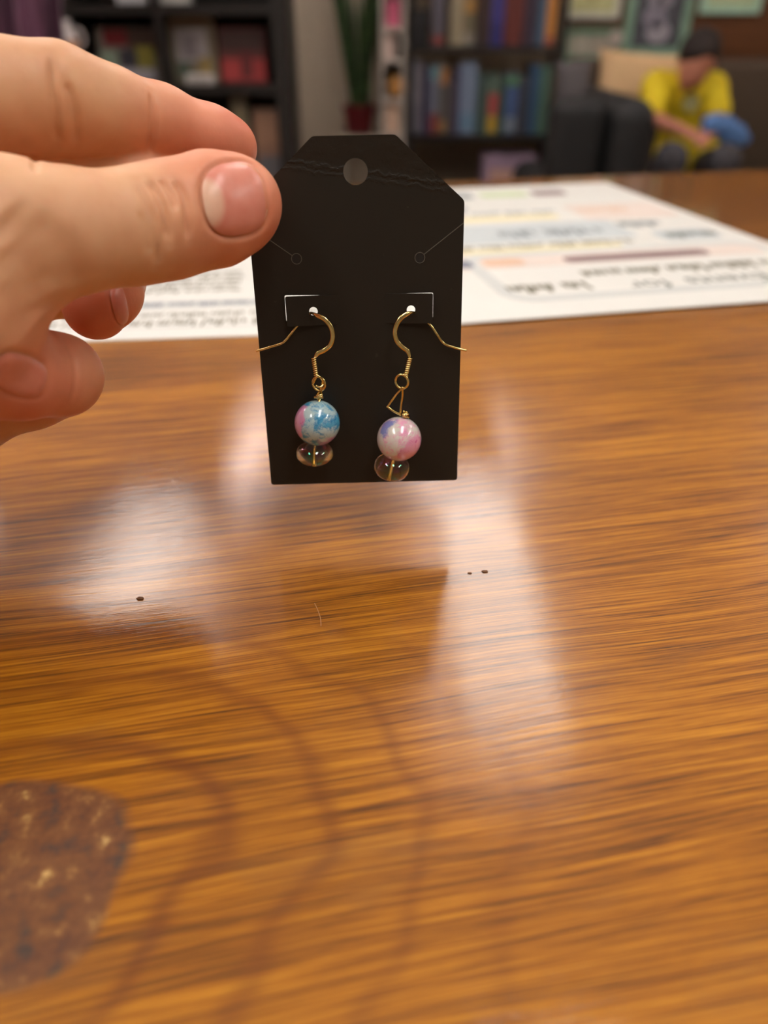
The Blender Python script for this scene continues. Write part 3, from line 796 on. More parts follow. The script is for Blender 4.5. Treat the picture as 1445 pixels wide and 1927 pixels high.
# ---- dark cube bookcase
YB1 = 3.15
bx0, bx1, bxm = xx(138, 160, YB1), xx(543, 160, YB1), xx(312, 160, YB1)
zs = [zz(160, YB1) - .32 * 2, zz(160, YB1) - .33, zz(160, YB1) - .0, zz(8, YB1 + .03), zz(8, YB1 + .03) + .33]
bc = thing('bookcase', 'dark brown cube bookcase with packaged goods in its cells', 'bookcase', ((bx0 + bx1) / 2, YB1 + .18, 0))
def bp(n, vf): return part(n, vf, m_black, bc, True)
zt = zs[-1]
bp('side_panel', box(bx0, bx0 + .035, YB1, YB1 + .36, 0, zt)); bp('side_panel', box(bx1 - .05, bx1, YB1, YB1 + .36, 0, zt))
bp('divider', box(bxm - .014, bxm + .014, YB1 + .005, YB1 + .345, 0.05, zt - .03))
bp('back_panel', box(bx0 + .035, bx1 - .05, YB1 + .345, YB1 + .36, 0.05, zt - .03))
for z in [.05] + zs[:-1] + [zt - .03]: bp('shelf', box(bx0 + .035, bx1 - .05, YB1 + .003, YB1 + .345, z - .03 if z > .06 else 0.0, z if z < zt - .04 else zt))
SH = zs[2]
def goods(name, px0, px1, py0, Y, dep, col, label, cat, extra=(), zb=None, grp=None):
    """a package standing on the shelf at zb, with printed patches on its front"""
    zb = SH if zb is None else zb
    x0, x1 = xx(px0, (py0 + 160) / 2, Y), xx(px1, (py0 + 160) / 2, Y); z1 = zz(py0, Y)
    t = thing(name, label, cat, ((x0 + x1) / 2, Y + dep / 2, zb), group=grp)
    w, hh = x1 - x0, z1 - zb
    part('carton', box(-w / 2, w / 2, -dep / 2, dep / 2, 0, hh, .004), plain('carton %d %d %d' % col, srgb(*col), .5, .1), t)
    for i, (u0, u1, v0, v1, c) in enumerate(extra):
        part('printed_patch', box(-w / 2 + u0 * w, -w / 2 + u1 * w, -dep / 2 - .0015 - .0008 * i, -dep / 2 + .001, v0 * hh, v1 * hh, .0004), plain('print %d %d %d' % c, srgb(*c), .5, .1), t)
    return t
goods('boxed_game', 186, 302, 52, YB1 + .06, .07, (118, 112, 104), 'grey game box with red corner and green print in the bookcase', 'box',
      [(.12, .50, .68, .97, (120, 34, 40)), (.50, .98, .55, .97, (70, 52, 44)), (.03, .30, .05, .60, (140, 158, 140)), (.35, .62, .30, .62, (60, 60, 70)), (.62, .90, .28, .68, (140, 132, 60)), (.30, .88, .06, .28, (178, 176, 186))])
goods('tall_carton', 318, 406, 16, YB1 + .10, .08, (150, 138, 116), 'tall beige carton with a white label sheet in the bookcase', 'box',
      [(.15, .82, .30, .74, (196, 192, 194)), (.60, .88, .10, .36, (176, 152, 96)), (.12, .40, .08, .30, (112, 124, 108)), (.30, .62, .36, .66, (164, 156, 162))])
goods('white_packet', 350, 402, 140, YB1 + .025, .03, (214, 210, 205), 'small white packet lying before the tall beige carton', 'packet', [(.15, .85, .2, .8, (190, 184, 180))])
goods('red_box', 413, 500, 52, YB1 + .08, .08, (118, 66, 64), 'dusky red box with bright red lower print in the bookcase', 'box',
      [(.02, .98, .04, .45, (188, 74, 74)), (.05, .95, .60, .95, (84, 62, 60)), (.45, .70, .10, .60, (120, 56, 58))])
goods('shelf_carton', 472, 528, 205, YB1 + .05, .1, (150, 116, 96), 'tan carton on the bookcase shelf below the red box', 'box', [(.1, .9, .05, .35, (110, 108, 112)), (.1, .9, .5, .9, (166, 128, 104))], zb=zs[1])
goods('jar_box', 430, 462, 176, YB1 + .06, .08, (120, 112, 96), 'narrow olive-grey box beside the tan carton', 'box', [(.1, .9, .55, .85, (150, 140, 112))], zb=zs[1])
goods('top_packet', 222, 280, -110, YB1 + .03, .1, (206, 208, 212), 'white packet on the bookcase shelf above the grey game box', 'packet', [(.1, .9, .2, .8, (180, 190, 196))], zb=zs[3])
goods('top_packet', 300, 356, -100, YB1 + .03, .1, (212, 212, 206), 'white packet on the bookcase shelf above the tall carton', 'packet', [(.1, .9, .3, .8, (196, 186, 170))], zb=zs[3])
# ---- purple curtain at the left
k = N('purple cloth'); wv = k.noise(k.coord((60, 60, 8)), 1, 3)
m_purple = k.P(Base_Color=k.ramp(wv, (.3, srgb(86, 46, 70)), (.7, srgb(112, 64, 92))), Roughness=.8, Sheen_Weight=.3)
YP = 2.35; V, Fc = [], []
px_l, px_r = xx(-330, 60, YP), xx(160, 60, YP)
NX, NZ = 90, 24
for i in range(NZ + 1):
    f_ = i / NZ; z = .35 + f_ * (CEIL - .25 - .35)
    for j in range(NX + 1):
        g = j / NX
        x = px_l + (px_r - px_l) * g + (.05 * math.sin(z * 3.5 + 1.0) * g) + (z - 1.05) * .14 * g
        y = YP + .035 * math.sin(g * 34 + math.sin(z * 2) * .8) + .02 * math.sin(g * 71 + z * 3)
        V.append((x, y, z))
for i in range(NZ):
    for j in range(NX):
        a = i * (NX + 1) + j; Fc.append((a, a + 1, a + NX + 2, a + NX + 1))
n0 = len(V); V2 = V + [(x, y + .003, z) for x, y, z in V]; F2 = Fc + [tuple(q_ + n0 for q_ in f_[::-1]) for f_ in Fc]
cur = thing('curtain', 'plum purple fabric curtain with soft folds hanging beside the bookcase', 'curtain', ((px_l + px_r) / 2, YP, .35))
part('fabric', (V2, F2), m_purple, cur, True, True)
part('curtain_rod', tube([(px_l - .1, YP, CEIL - .24), (px_r + .3, YP, CEIL - .24)], .012, 10), m_blackm, cur, True, True)
# stand with a white jug behind the curtain
YJ = 2.75; jx = xx(122, 75, YJ); jz = zz(112, YJ)
st = thing('side_stand', 'narrow dark wooden stand between curtain and bookcase', 'stand', (jx - .03, YJ, 0))
part('stand_top', box(-.13, .10, -.12, .12, jz - .02, jz, .004), m_dark_wood, st)
for sx_, sy_ in ((-.11, -.1), (.08, -.1), (-.11, .1), (.08, .1)): part('leg', box(sx_ - .012, sx_ + .012, sy_ - .012, sy_ + .012, 0, jz - .02), m_dark_wood, st)
jg = thing('ceramic_jug', 'small white ceramic jug with an orange band on the stand', 'jug', (jx, YJ, jz))
part('jug_body', lathe([(.022, 0), (.034, .01), (.040, .04), (.034, .07), (.022, .09), (.026, .105), (.02, .105)], 20), plain('white glaze', srgb(214, 206, 204), .3), jg, smooth=True)
part('orange_band', lathe([(.0395, .028), (.0412, .034), (.0412, .044), (.0395, .05)], 20), plain('orange glaze', srgb(206, 150, 110), .3), jg, smooth=True)
part('handle', tube(smooth_path([(.032, 0, .08), (.055, 0, .075), (.058, 0, .045), (.038, 0, .03)], 5), .005, 8), plain('white glaze', srgb(214, 206, 204), .3), jg, smooth=True)
# ---- snake plant on its stool
YPl = 4.1
pcx = xx(676, 225, YPl); pz0 = zz(252, YPl); pz1 = zz(197, YPl)
stl = thing('plant_stool', 'grey round stool carrying the potted plant', 'stool', (pcx, YPl, 0))
m_stool = plain('grey stool paint', srgb(150, 142, 126), .6)
part('seat', lathe([(.13, pz0 - .03), (.135, pz0 - .015), (.13, pz0)], 24), m_stool, stl, smooth=True)
for i in range(4):
    a = R(45 + 90 * i); part('leg', tube([(.09 * math.cos(a), .09 * math.sin(a), pz0 - .03), (.13 * math.cos(a), .13 * math.sin(a), 0)], .012, 8), m_stool, stl, smooth=True)
pl = thing('snake_plant', 'tall green snake plant in a dark red pot before the pale column', 'plant', (pcx, YPl, pz0))
ph_ = pz1 - pz0
pot = part('pot', lathe([(.055, 0), (.062, .01), (.076, ph_ - .02), (.083, ph_ - .02), (.083, ph_), (.074, ph_), (.07, ph_ - .03), (.01, ph_ - .03)], 28), plain('maroon glaze', srgb(104, 28, 34), .4, .12), pl, autosmooth=True)
part('soil', lathe([(.06, ph_ - .045), (.070, ph_ - .03), (.03, ph_ - .022)], 16), plain('soil', srgb(40, 30, 22), .9), pot)
k = N('snake plant leaf'); bnd = k.noise(k.coord((14, 14, 42)), 1, 4, .6, .5)
m_leaf = k.P(Base_Color=k.ramp(bnd, (.35, srgb(26, 46, 24)), (.55, srgb(52, 78, 40)), (.72, srgb(86, 108, 62))), Roughness=.45)
rnd = random.Random(3)
for i in range(11):
    a = i * 2.4; r0 = .012 + .038 * rnd.random(); H_ = rnd.uniform(.50, .74); lean = rnd.uniform(.02, .13); wd = rnd.uniform(.026, .036); tw = rnd.uniform(-.8, .8)
    V, Fc = [], []
    for q_ in range(13):
        f_ = q_ / 12; cxx = math.cos(a) * (r0 + lean * f_ ** 1.4); cyy = math.sin(a) * (r0 + lean * f_ ** 1.4) * .6
        w = wd * (.55 + 1.1 * f_ * (1 - f_) * 1.6) * (1 if f_ < .7 else max(.02, 1 - ((f_ - .7) / .3) ** 1.6)); ang = tw * f_ + rnd.uniform(-.02, .02) + a * .3
        dx, dy = math.cos(ang), math.sin(ang) * .6
        z = ph_ - .04 + H_ * f_
        for s_, o_ in ((-1, 0), (0, .006), (1, 0), (0, -.006)):
            V.append((cxx + dx * w * s_ - dy * o_, cyy + dy * w * s_ + dx * o_, z))
    for q_ in range(12):
        for j in range(4): Fc.append((q_ * 4 + j, q_ * 4 + (j + 1) % 4, q_ * 4 + 4 + (j + 1) % 4, q_ * 4 + 4 + j))
    Fc.append((0, 1, 2, 3)); Fc.append((48, 49, 50, 51))
    part('leaf', (V, Fc), m_leaf, pl, smooth=True)
# ---- white display rack
YW = 3.7
rx0, rx1 = xx(716, 130, YW), xx(762, 130, YW)
rk = thing('display_rack', 'narrow white display rack between the plant and the black shelf', 'rack', ((rx0 + rx1) / 2, YW + .12, 0))
m_rack = plain('white rack paint', srgb(196, 188, 178), .5, .05)
part('side_panel', box(rx0, rx0 + .012, YW, YW + .24, 0, 1.75), m_rack, rk, True); part('side_panel', box(rx1 - .012, rx1, YW, YW + .24, 0, 1.75), m_rack, rk, True)
part('back_panel', box(rx0 + .012, rx1 - .012, YW + .23, YW + .24, 0.02, 1.75), m_rack, rk, True)
rz = [zz(252, YW), zz(186, YW), zz(112, YW), zz(52, YW), zz(-20, YW)]
for z in rz: part('shelf', box(rx0 + .012, rx1 - .012, YW, YW + .23, z - .012, z), m_rack, rk, True)
w_ = rx1 - rx0 - .024; cxr = (rx0 + rx1) / 2
def onrack(name, zi, hh, col, label, cat, dx=0, wf=.8, round_=False):
    if round_: vf = lathe([(.012, 0), (.03, .01), (.042, .04), (.036, .07), (.015, .085)], 18, (cxr + dx, YW + .06, rz[zi] + .0005))
    else: vf = box(cxr + dx - w_ * wf / 2, cxr + dx + w_ * wf / 2, YW + .03, YW + .09, rz[zi] + .0005, rz[zi] + hh, .006)
    return solo(name, vf, plain('rack %d %d %d' % col, srgb(*col), .5, .1), label, cat, smooth=round_)
onrack('gift_box', 3, .10, (206, 100, 130), 'pink gift box on the white rack', 'box')
onrack('gift_bag', 2, .12, (214, 190, 180), 'cream gift box on the white rack below the pink one', 'box', -.015, .6)
onrack('orange_vase', 1, .09, (196, 140, 70), 'round orange vase on the white rack', 'vase', .02, .6, True)
onrack('peach_box', 0, .13, (216, 184, 160), 'peach box on the lowest visible rack shelf', 'box')
# ---- black metal shelf with books
YS = 4.12
m0, m1 = xx(768, 250, YS), xx(1046, 250, YS)
s2, s1 = zz(253, YS), zz(86, YS); s3 = s2 - (s1 - s2); s0 = s1 + (s1 - s2)
ms = thing('metal_shelf', 'open black metal shelf unit holding rows of books', 'shelf', ((m0 + m1) / 2, YS + .14, 0))
for x_ in (m0, m1 - .022):
    for y_ in (YS, YS + .258): part('post', box(x_, x_ + .022, y_, y_ + .022, 0, s0 + .04), m_blackm, ms, True)
for z in (.10, s3, s2, s1, s0): part('shelf_board', box(m0, m1, YS + .001, YS + .279, z - .022, z), m_blackm, ms, True)
def book(px0, px1, pyt, zb, col, label, band=None, sh=0.):
    Y = YS + .03 + sh
    ym = 200 if zb < s1 - .05 else 60
    x0, x1 = xx(px0, ym, Y) + .0008, xx(px1, ym, Y) - .0008
    z1 = zz(pyt, Y); hh = z1 - zb; w = x1 - x0; dep = .15
    t = thing('book', label, 'book', ((x0 + x1) / 2, Y + dep / 2, zb), group='books on the black metal shelf')
    m = plain('cover %d %d %d' % col, srgb(*col), .45, .15)
    c = min(.003, w * .2)
    part('cover', join(box(-w / 2, -w / 2 + c, -dep / 2, dep / 2, 0, hh), box(w / 2 - c, w / 2, -dep / 2, dep / 2, 0, hh), box(-w / 2, w / 2, -dep / 2 - .002, -dep / 2 + c, 0, hh)), m, t)
    part('pages', box(-w / 2 + c, w / 2 - c, -dep / 2 + c, dep / 2 - .006, .004, hh - .005), m_pages, t)
    for (v0, v1, bc_) in (band or ()):
        part('spine_band', box(-w / 2 + .0005, w / 2 - .0005, -dep / 2 - .003, -dep / 2, hh * v0, hh * v1), plain('band %d %d %d' % bc_, srgb(*bc_), .45, .1), t)
m_pages = plain('book pages', srgb(206, 196, 172), .8, .06)
L = s2
for a in [(797, 808, 126, L, (66, 60, 96), 'slim violet book at the end of the lower row'),
          (808, 826, 121, L, (112, 118, 134), 'blue-grey book with red foot on the lower row', [(.0, .3, (130, 62, 58)), (.78, .97, (110, 150, 160))]),
          (826, 841, 123, L, (92, 88, 84), 'grey book with orange head and ochre foot', [(.72, .96, (176, 122, 72)), (.02, .2, (150, 116, 70))]),
          (841, 856, 142, L, (74, 70, 76), 'short charcoal book beside the tall pale blue book'),
          (856, 864, 124, L, (74, 66, 100), 'thin purple book against the tall pale blue book'),
          (864, 894, 117, L, (122, 138, 164), 'thick tall pale blue book on the lower row', [(.05, .3, (104, 134, 160))]),
          (894, 907, 134, L, (66, 84, 84), 'dark teal book right after the pale blue book'),
          (907, 918, 142, L, (72, 92, 82), 'slim moss green book between teal and red books'),
          (918, 936, 138, L, (92, 112, 100), 'green topped book with red middle and yellow foot', [(.32, .68, (172, 76, 74)), (.02, .30, (186, 152, 48))]),
          (936, 950, 146, L, (58, 78, 70), 'dark green book beside the red and yellow one'),
          (950, 973, 138, L, (72, 94, 140), 'blue book with green head on the lower row', [(.80, .97, (92, 134, 98)), (.02, .28, (122, 134, 150))]),
          (973, 995, 144, L, (62, 66, 78), 'slate book between two blue books'),
          (995, 1011, 121, L, (54, 86, 120), 'deep blue book next to the teal end book'),
          (1011, 1031, 124, L, (82, 112, 98), 'sea green book closing the lower row'),
          (813, 836, -50, s1, (100, 96, 108), 'grey mauve book with red foot on the upper row', [(.02, .14, (140, 66, 56))]),
          (847, 871, -55, s1, (164, 152, 126), 'khaki book on the upper row'),
          (871, 894, -40, s1, (116, 106, 82), 'olive book beside the khaki one', [(.5, .7, (170, 130, 70)), (.02, .2, (140, 134, 122))]),
          (899, 922, -48, s1, (66, 48, 48), 'dark brown book on the upper row'),
          (923, 946, -60, s1, (70, 66, 142), 'blue violet book on the upper row', [(.02, .3, (52, 50, 118))]),
          (947, 983, -45, s1, (106, 48, 42), 'thick brick red book on the upper row'),
          (984, 1006, -52, s1, (64, 50, 66), 'dark plum book on the upper row'),
          (1009, 1025, -57, s1, (78, 100, 124), 'steel blue book beside the orange one'),
          (1026, 1043, -50, s1, (204, 138, 64), 'orange book closing the upper row', [(.02, .12, (160, 84, 70))])]:
    book(*a)
goods('black_case', 772, 806, 18, YS + .05, .14, (34, 33, 35), 'upright black case at the end of the upper book row', 'box', [(.1, .9, .6, .9, (44, 44, 48))], zb=s1)
goods('grey_case', 773, 796, 114, YS + .05, .12, (132, 128, 140), 'pale grey box file before the violet book', 'box', [(.1, .9, .4, .9, (146, 142, 152))], zb=s2)
goods('lilac_carton', 916, 1016, 293, YS + .03, .2, (166, 142, 166), 'lilac carton with a salmon front under the lower book row', 'box', [(.12, .88, .05, .78, (204, 164, 152))], zb=s3)
# ---- pictures on the wood panelling
YP2 = YF - .032
def picture(px0, px1, py0, py1, fr_, inn, label, patches=(), fw=.02, rnd_=0.):
    a = at_y((px0 + px1) / 2, py1, YP2); b = at_y((px0 + px1) / 2, py0, YP2); ym = max(0, (py0 + py1) / 2)
    x0, x1 = xx(px0, ym, YP2), xx(px1, ym, YP2); w = (x1 - x0) / 2; hh = b.z - a.z
    t = thing('wall_picture', label, 'picture', ((x0 + x1) / 2, YP2, a.z))
    m = plain('frame %d %d %d' % fr_, srgb(*fr_), .5, .08)
    part('frame', join(box(-w, -w + fw, -.02, 0, 0, hh, .003), box(w - fw, w, -.02, 0, 0, hh, .003), box(-w + fw, w - fw, -.02, 0, 0, fw, .003), box(-w + fw, w - fw, -.02, 0, hh - fw, hh, .003)), m, t)
    part('print', box(-w + fw, w - fw, -.012, -.002, fw, hh - fw), plain('art %d %d %d' % inn, srgb(*inn), .5, .25, 14), t)
    for (u0, u1, v0, v1, c) in patches:
        part('printed_shape', lathe([(.5, 0), (.5, .002)], 20), plain('motif %d %d %d' % c, srgb(*c), .5, .2, 30), t)
        o = t.children[-1]; vv_ = o.data.vertices
        for q_ in vv_:
            x, y, z = q_.co; q_.co = (-w + (u0 + (x + .5) * (u1 - u0)) * 2 * w, -.0125 - z * .4, (v0 + (y + .5) * (v1 - v0)) * hh)
picture(1064, 1168, -90, 36, (222, 224, 208), (206, 206, 150), 'cream framed picture with a pale yellow print', [(.25, .75, .3, .8, (196, 190, 120))], .03)
picture(1056, 1163, 52, 118, (118, 150, 124), (176, 176, 158), 'small green framed picture below the cream one', [(.22, .5, .2, .8, (196, 192, 176)), (.5, .8, .2, .8, (190, 182, 166))], .03)
picture(1178, 1302, -70, 108, (136, 170, 148), (78, 80, 88), 'tall mint framed picture with grey flowers on dark ground', [(.30, .70, .52, .80, (160, 156, 168)), (.26, .62, .32, .56, (146, 142, 156)), (.34, .72, .16, .40, (168, 164, 174)), (.40, .60, .60, .74, (190, 184, 190))], .045)
picture(1318, 1432, -80, 26, (180, 220, 198), (186, 202, 160), 'pale mint framed picture above the person', [(.3, .7, .3, .7, (208, 214, 178))], .03)
YP3 = YP2
pt = at_y(1155, 72, YP3)
solo('wall_plate', lathe([(.02, 0), (.03, -.008), (.036, -.012), (.034, -.014), (.02, -.006), (.001, -.005)], 24, (pt.x, YP3 - .022, pt.z), (0, 1, 0)), plain('white plate', srgb(212, 200, 190), .3), 'small round white plate at the edge of the green picture', 'plate', smooth=True)
# ---- couch
YC = 3.95
m_couch = plain('brown couch fabric', srgb(74, 60, 46), .85, .12, 60)
c0, c1x = xx(1074, 180, YC), xx(1445, 180, YC) + .75
czt = zz(112, YC + .1)
co = thing('couch', 'dark brown upholstered couch below the pictures', 'couch', ((c0 + c1x) / 2, YC, 0))
part('backrest', box(c0, c1x, YC + .05, YC + .30, .18, czt, .05, 4), m_couch, co, True, autosmooth=True)
part('base', box(c0 + .02, c1x - .02, YC - .55, YC + .06, .08, .26, .02, 3), m_couch, co, True, autosmooth=True)
wseat = (c1x - c0 - .30) / 2
for i in range(2):
    part('seat_cushion', box(c0 + .15 + i * wseat + .004, c0 + .15 + (i + 1) * wseat - .004, YC - .58, YC + .06, .262, .43, .045, 4), m_couch, co, True, autosmooth=True)
part('armrest', box(c0, c0 + .145, YC - .58, YC + .05, .08, .60, .05, 4), m_couch, co, True, autosmooth=True)
part('armrest', box(c1x - .145, c1x, YC - .58, YC + .05, .08, .60, .05, 4), m_couch, co, True, autosmooth=True)
for x_ in (c0 + .1, c1x - .1):
    for y_ in (YC - .5, YC + .2): part('leg', box(x_ - .025, x_ + .025, y_ - .025, y_ + .025, 0, .19 if y_ > YC else .085), m_dark_wood, co, True)
# cushions
def cushion(px0, px1, py0, py1, Y, th, m, label, tilt=0.):
    a = at_y(px0, (py0 + py1) / 2, Y); b = at_y(px1, (py0 + py1) / 2, Y); w = (b.x - a.x) / 2; z0, z1 = zz(py1, Y), zz(py0, Y); hh = (z1 - z0) / 2
    V, Fc = [], []; n = 16
    for sgn in (1, -1):
        for i in range(n + 1):
            for j in range(n + 1):
                x = -1 + 2 * j / n; z = -1 + 2 * i / n
                pin = 1 - .10 * (1 - abs(x) ** 2) * abs(z) ** 3; pin2 = 1 - .10 * (1 - abs(z) ** 2) * abs(x) ** 3
                t_ = th / 2 * max(0, (1 - x ** 4) * (1 - z ** 4)) ** .45
                V.append(Vector((x * w * pin2, sgn * t_, z * hh * pin)))
    o = n + 1
    for s_ in (0, 1):
        for i in range(n):
            for j in range(n): q_ = s_ * o * o + i * o + j; Fc.append((q_, q_ + 1, q_ + o + 1, q_ + o))
    bm = bmesh.new(); vs2 = [bm.verts.new(v) for v in V]
    for f_ in Fc: bm.faces.new([vs2[i] for i in f_])
    bmesh.ops.remove_doubles(bm, verts=bm.verts, dist=1e-5); bm.verts.index_update()
    M = Matrix.Translation(((a.x + b.x) / 2, Y, (z0 + z1) / 2)) @ Matrix.Rotation(tilt, 4, 'Y') @ Matrix.Rotation(R(-12), 4, 'X')
    vf = ([M @ v.co for v in bm.verts], [[v.index for v in f_.verts] for f_ in bm.faces]); bm.free()
    return solo('cushion', vf, m, label, 'cushion', smooth=True)
cushion(1118, 1296, 96, 205, YC - .10, .14, plain('beige linen', srgb(214, 180, 136), .85, .06, 80), 'beige linen cushion leaning on the couch behind the person', R(4))
cushion(1044, 1112, 112, 200, YC - .12, .10, plain('grey cushion cloth', srgb(92, 88, 90), .85, .08, 80), 'grey cushion at the couch corner beside the green picture', R(-3))
# ---- black armchair, seen from behind
YA = 2.66
m_lea = plain('black leather', srgb(15, 15, 16), .7, .12, 50)
ax0, ax1 = xx(1040, 250, YA), xx(1236, 250, YA); azt = zz(186, YA)
ac = thing('armchair', 'black leather armchair with rounded arm in front of the couch', 'armchair', ((ax0 + ax1) / 2, YA + .3, 0))
part('backrest', box(ax0 + .0, ax1 - .16, YA, YA + .16, .12, azt, .05, 5), m_lea, ac, True, autosmooth=True)
part('base', box(ax0 + .02, ax1 - .02, YA + .1, YA + .62, .08, .28, .02, 3), m_lea, ac, True, autosmooth=True)
part('seat_cushion', box(ax0 + .12, ax1 - .14, YA + .165, YA + .64, .282, .44, .05, 4), m_lea, ac, True, autosmooth=True)
part('armrest', box(ax1 - .15, ax1, YA - .02, YA + .62, .08, azt - .0, .07, 6), m_lea, ac, True, autosmooth=True)
part('armrest', box(ax0 - .03, ax0 + .115, YA + .16, YA + .62, .08, .62, .06, 6), m_lea, ac, True, autosmooth=True)
for x_ in (ax0 + .05, ax1 - .06):
    for y_ in (YA + .14, YA + .56): part('leg', box(x_ - .02, x_ + .02, y_ - .02, y_ + .02, 0, .085), m_dark_wood, ac, True)

# ================================================================== PERSON ON THE COUCH
YH = 3.48                                     # distance of the head
def pp(px, py, Y): v = at_y(px, py, Y); return (v.x, v.y, v.z)
hc = np.array(pp(1313, 108, YH))
sc = .0026                                    # metres per pixel there, about
px_, pz_ = hc[0], hc[2]
hip = np.array((pp(1290, 290, YC - .25)[0], YC - .25, .51))
FP = Field(np.arange(px_ - .50, px_ + .45, .0065), np.arange(YH - .55, YC + .12, .0065), np.arange(-.01, pz_ + .16, .0065))
def P_(px, py, dy=0.): return pp(px, py, YH + dy)
shL, shR = np.array(P_(1236, 165, .10)), np.array(P_(1338, 168, .10))
neck = np.array(P_(1296, 148, .10)); chest = np.array(P_(1288, 190, .12))
elL, elR = np.array(P_(1228, 222, .00)), np.array(P_(1352, 222, .0))
haL, haR = np.array(P_(1290, 248, -.16)), np.array(P_(1334, 246, -.14))
knL = np.array(P_(1262, 300, -.22)); knR = np.array(P_(1362, 302, -.20))
ftL, ftR = knL + np.array((0, .02, -knL[2] + .07)), knR + np.array((.03, .02, -knR[2] + .07))
f = FP.new()
# head bent forward, face towards lower left
fdir = np.array((-.50, -.52, -.69)); fdir /= np.linalg.norm(fdir)
FP.ell(f, hc, (.066, .080, .083), .02)
FP.ell(f, hc + fdir * .035 + np.array((0, 0, -.030)), (.052, .056, .056), .02)
FP.cone(f, hc + fdir * .088 + np.array((0, 0, -.004)), hc + fdir * .097 + np.array((0, 0, -.022)), .006, .010, .010)
side = np.cross(fdir, (0, 0, 1)); side /= np.linalg.norm(side)
for s_ in (-1, 1): FP.ell(f, hc + side * s_ * .066 + np.array((0, .01, -.015)), (.014, .016, .022), .008)
FP.cone(f, hc + np.array((0, .03, -.06)), neck + np.array((0, 0, -.03)), .036, .042, .03)
FP.cone(f, neck + np.array((0, .02, -.05)), hip, .075, .10, .05)
for s, e, w_h in ((shL, elL, haL), (shR, elR, haR)):
    FP.cone(f, neck + np.array((0, .02, -.045)), s, .042, .042, .03)
    FP.cone(f, s, e, .038, .030, .02); FP.cone(f, e, w_h, .028, .020, .015)
    dv_ = (w_h - e) / np.linalg.norm(w_h - e); sd = np.cross(dv_, (0, 0, 1)); sd /= np.linalg.norm(sd)
    FP.ell(f, w_h + dv_ * .03, (.028, .028, .020), .012)
    for q_, ln in zip((-1.5, -.5, .5, 1.5), (.045, .055, .052, .042)):
        b0 = w_h + dv_ * .045 + sd * q_ * .0115; b1 = b0 + dv_ * ln * .6 + np.array((0, 0, -.008)); b2 = b1 + dv_ * ln * .3 + np.array((0, 0, -.018))
        FP.cone(f, b0, b1, .0075, .007, .003); FP.cone(f, b1, b2, .007, .006, .003)
    t0 = w_h + dv_ * .015 + sd * .018 * (1 if e is elL else -1)
    FP.cone(f, t0, t0 + dv_ * .035 + sd * .018 * (1 if e is elL else -1), .009, .007, .004)
for hx_, kn, ft in ((-.075, knL, ftL), (.075, knR, ftR)):
    FP.cone(f, hip + np.array((hx_, 0, 0)), kn, .066, .048, .04); FP.cone(f, kn, ft, .046, .032, .03)
BV, BF = FP.surface(f); BV = relax(BV, BF, 3)
k = N('person skin'); m_pskin = k.P(Base_Color=k.ramp(k.noise(k.coord(), 30, 3), (.3, srgb(176, 112, 88)), (.7, srgb(192, 128, 102))), Roughness=.55)
org = Vector((hip[0], hip[1], ftL[2] - .03))
po = part('person', ([Vector(v) - org for v in BV], BF.tolist()), m_pskin, None, smooth=True); po.location = org
props(po, 'person in a yellow t-shirt sitting on the couch looking down', 'person')
def cloth(name, f, m):
    V, Fc = FP.surface(f); V = relax(V, Fc, 3)
    return part(name, ([Vector(v) for v in V], Fc.tolist()), m, po, True, True)
g = FP.new()
FP.cone(g, neck + np.array((0, .02, -.06)), hip + np.array((0, -.01, .02)), .092, .125, .05)
FP.cone(g, shL, shR, .058, .058, .04)
for s, e in ((shL, elL), (shR, elR)):
    FP.cone(g, s, s + (e - s) * .72, .060, .056, .03)
FP.ell(g, hip + np.array((0, -.05, .07)), (.14, .12, .10), .05)
k = N('yellow jersey'); m_yel = k.P(Base_Color=k.ramp(k.noise(k.coord(), 18, 4), (.3, srgb(214, 186, 20)), (.7, srgb(240, 216, 40))), Roughness=.8)
sh_o = cloth('shirt', g, m_yel)
pr = np.array(P_(1300, 195, .0))
V, Fc = lathe([(.032, 0), (.034, .006), (.03, .010)], 20, Vector((pr[0], chest[1] - .115, pr[2])), (0, -1, .2))
part('shirt_print', (V, Fc), plain('grey print', srgb(150, 146, 92), .8), sh_o, True)
g = FP.new()
FP.ell(g, hc + np.array((.008, .018, .020)), (.074, .086, .082), .02)
FP.ell(g, hc - fdir * .035 + np.array((0, 0, .0)), (.070, .072, .074), .02)
FP.ell(g, hc + fdir * .045 + np.array((.006, 0, .050)), (.062, .056, .040), .03)
m_hair = plain('dark brown hair', srgb(34, 23, 18), .8, .25, 90)
cloth('hair', g, m_hair)
g = FP.new()
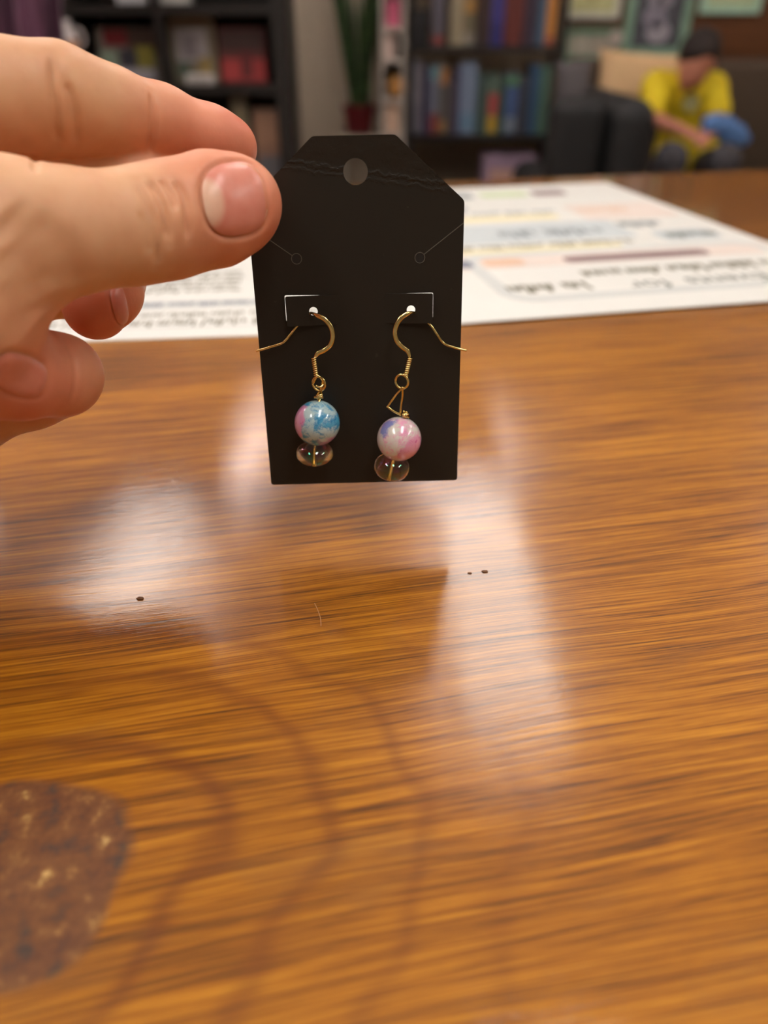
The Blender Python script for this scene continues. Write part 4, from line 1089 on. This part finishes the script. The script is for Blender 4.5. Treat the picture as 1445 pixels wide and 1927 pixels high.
for hx_, kn, ft in ((-.075, knL, ftL), (.075, knR, ftR)):
    FP.cone(g, hip + np.array((hx_, 0, 0)), kn, .078, .060, .04); FP.cone(g, kn, ft + np.array((0, 0, .06)), .058, .046, .03)
cloth('trousers', g, plain('charcoal denim', srgb(66, 64, 68), .85, .12, 60))
for ft in (ftL, ftR):
    g = FP.new(); FP.cone(g, ft + np.array((0, .02, -.012)), ft + np.array((0, -.12, -.030)), .044, .036, .03)
    FP.ell(g, ft + np.array((0, -.05, -.045)), (.042, .11, .020), .01)
    cloth('shoe', g, plain('dark shoe', srgb(40, 36, 36), .6))
m_eye = plain('dark eye', srgb(30, 22, 20), .3); m_lip = plain('lips', srgb(150, 80, 72), .5)
for s_ in (-1, 1):
    ec = hc + fdir * .083 + side * s_ * .028 + np.array((0, 0, .006))
    part('eye', lathe([(.002, -.006), (.008, -.003), (.0095, 0), (.008, .003), (.002, .006)], 12, Vector(ec), Vector(fdir)), m_eye, po, True, True)
mc = hc + fdir * .088 + np.array((0, 0, -.045))
part('mouth', tube([Vector(mc + side * q_ * .018 + fdir * (.004 - abs(q_) * .006)) for q_ in (-1, -.5, 0, .5, 1)], [.002, .004, .005, .004, .002], 8), m_lip, po, True, True)
# blue folded cloth held on the lap
bc0 = np.array(P_(1365, 248, -.16)); V = []
FB = Field(np.arange(bc0[0] - .16, bc0[0] + .16, .005), np.arange(bc0[1] - .12, bc0[1] + .12, .005), np.arange(bc0[2] - .11, bc0[2] + .11, .005))
g = FB.new()
for a_, b_, r_, q_ in (((1340, 238), (1366, 246), .042, .036), ((1366, 246), (1396, 262), .036, .028), ((1352, 232), (1372, 238), .03, .03), ((1372, 262), (1392, 250), .03, .024)):
    FB.cone(g, P_(*a_, -.16), P_(*b_, -.15), r_, q_, .02)
V, Fc = FB.surface(g); V = relax(V, Fc, 2)
V = V + .004 * np.sin(V[:, [2, 0, 1]] * 140)
solo('blue_cloth', ([Vector(v) for v in V], Fc.tolist()), plain('blue cloth', srgb(84, 122, 176), .8, .25, 40), 'crumpled blue cloth held on the lap of the person', 'cloth', smooth=True)
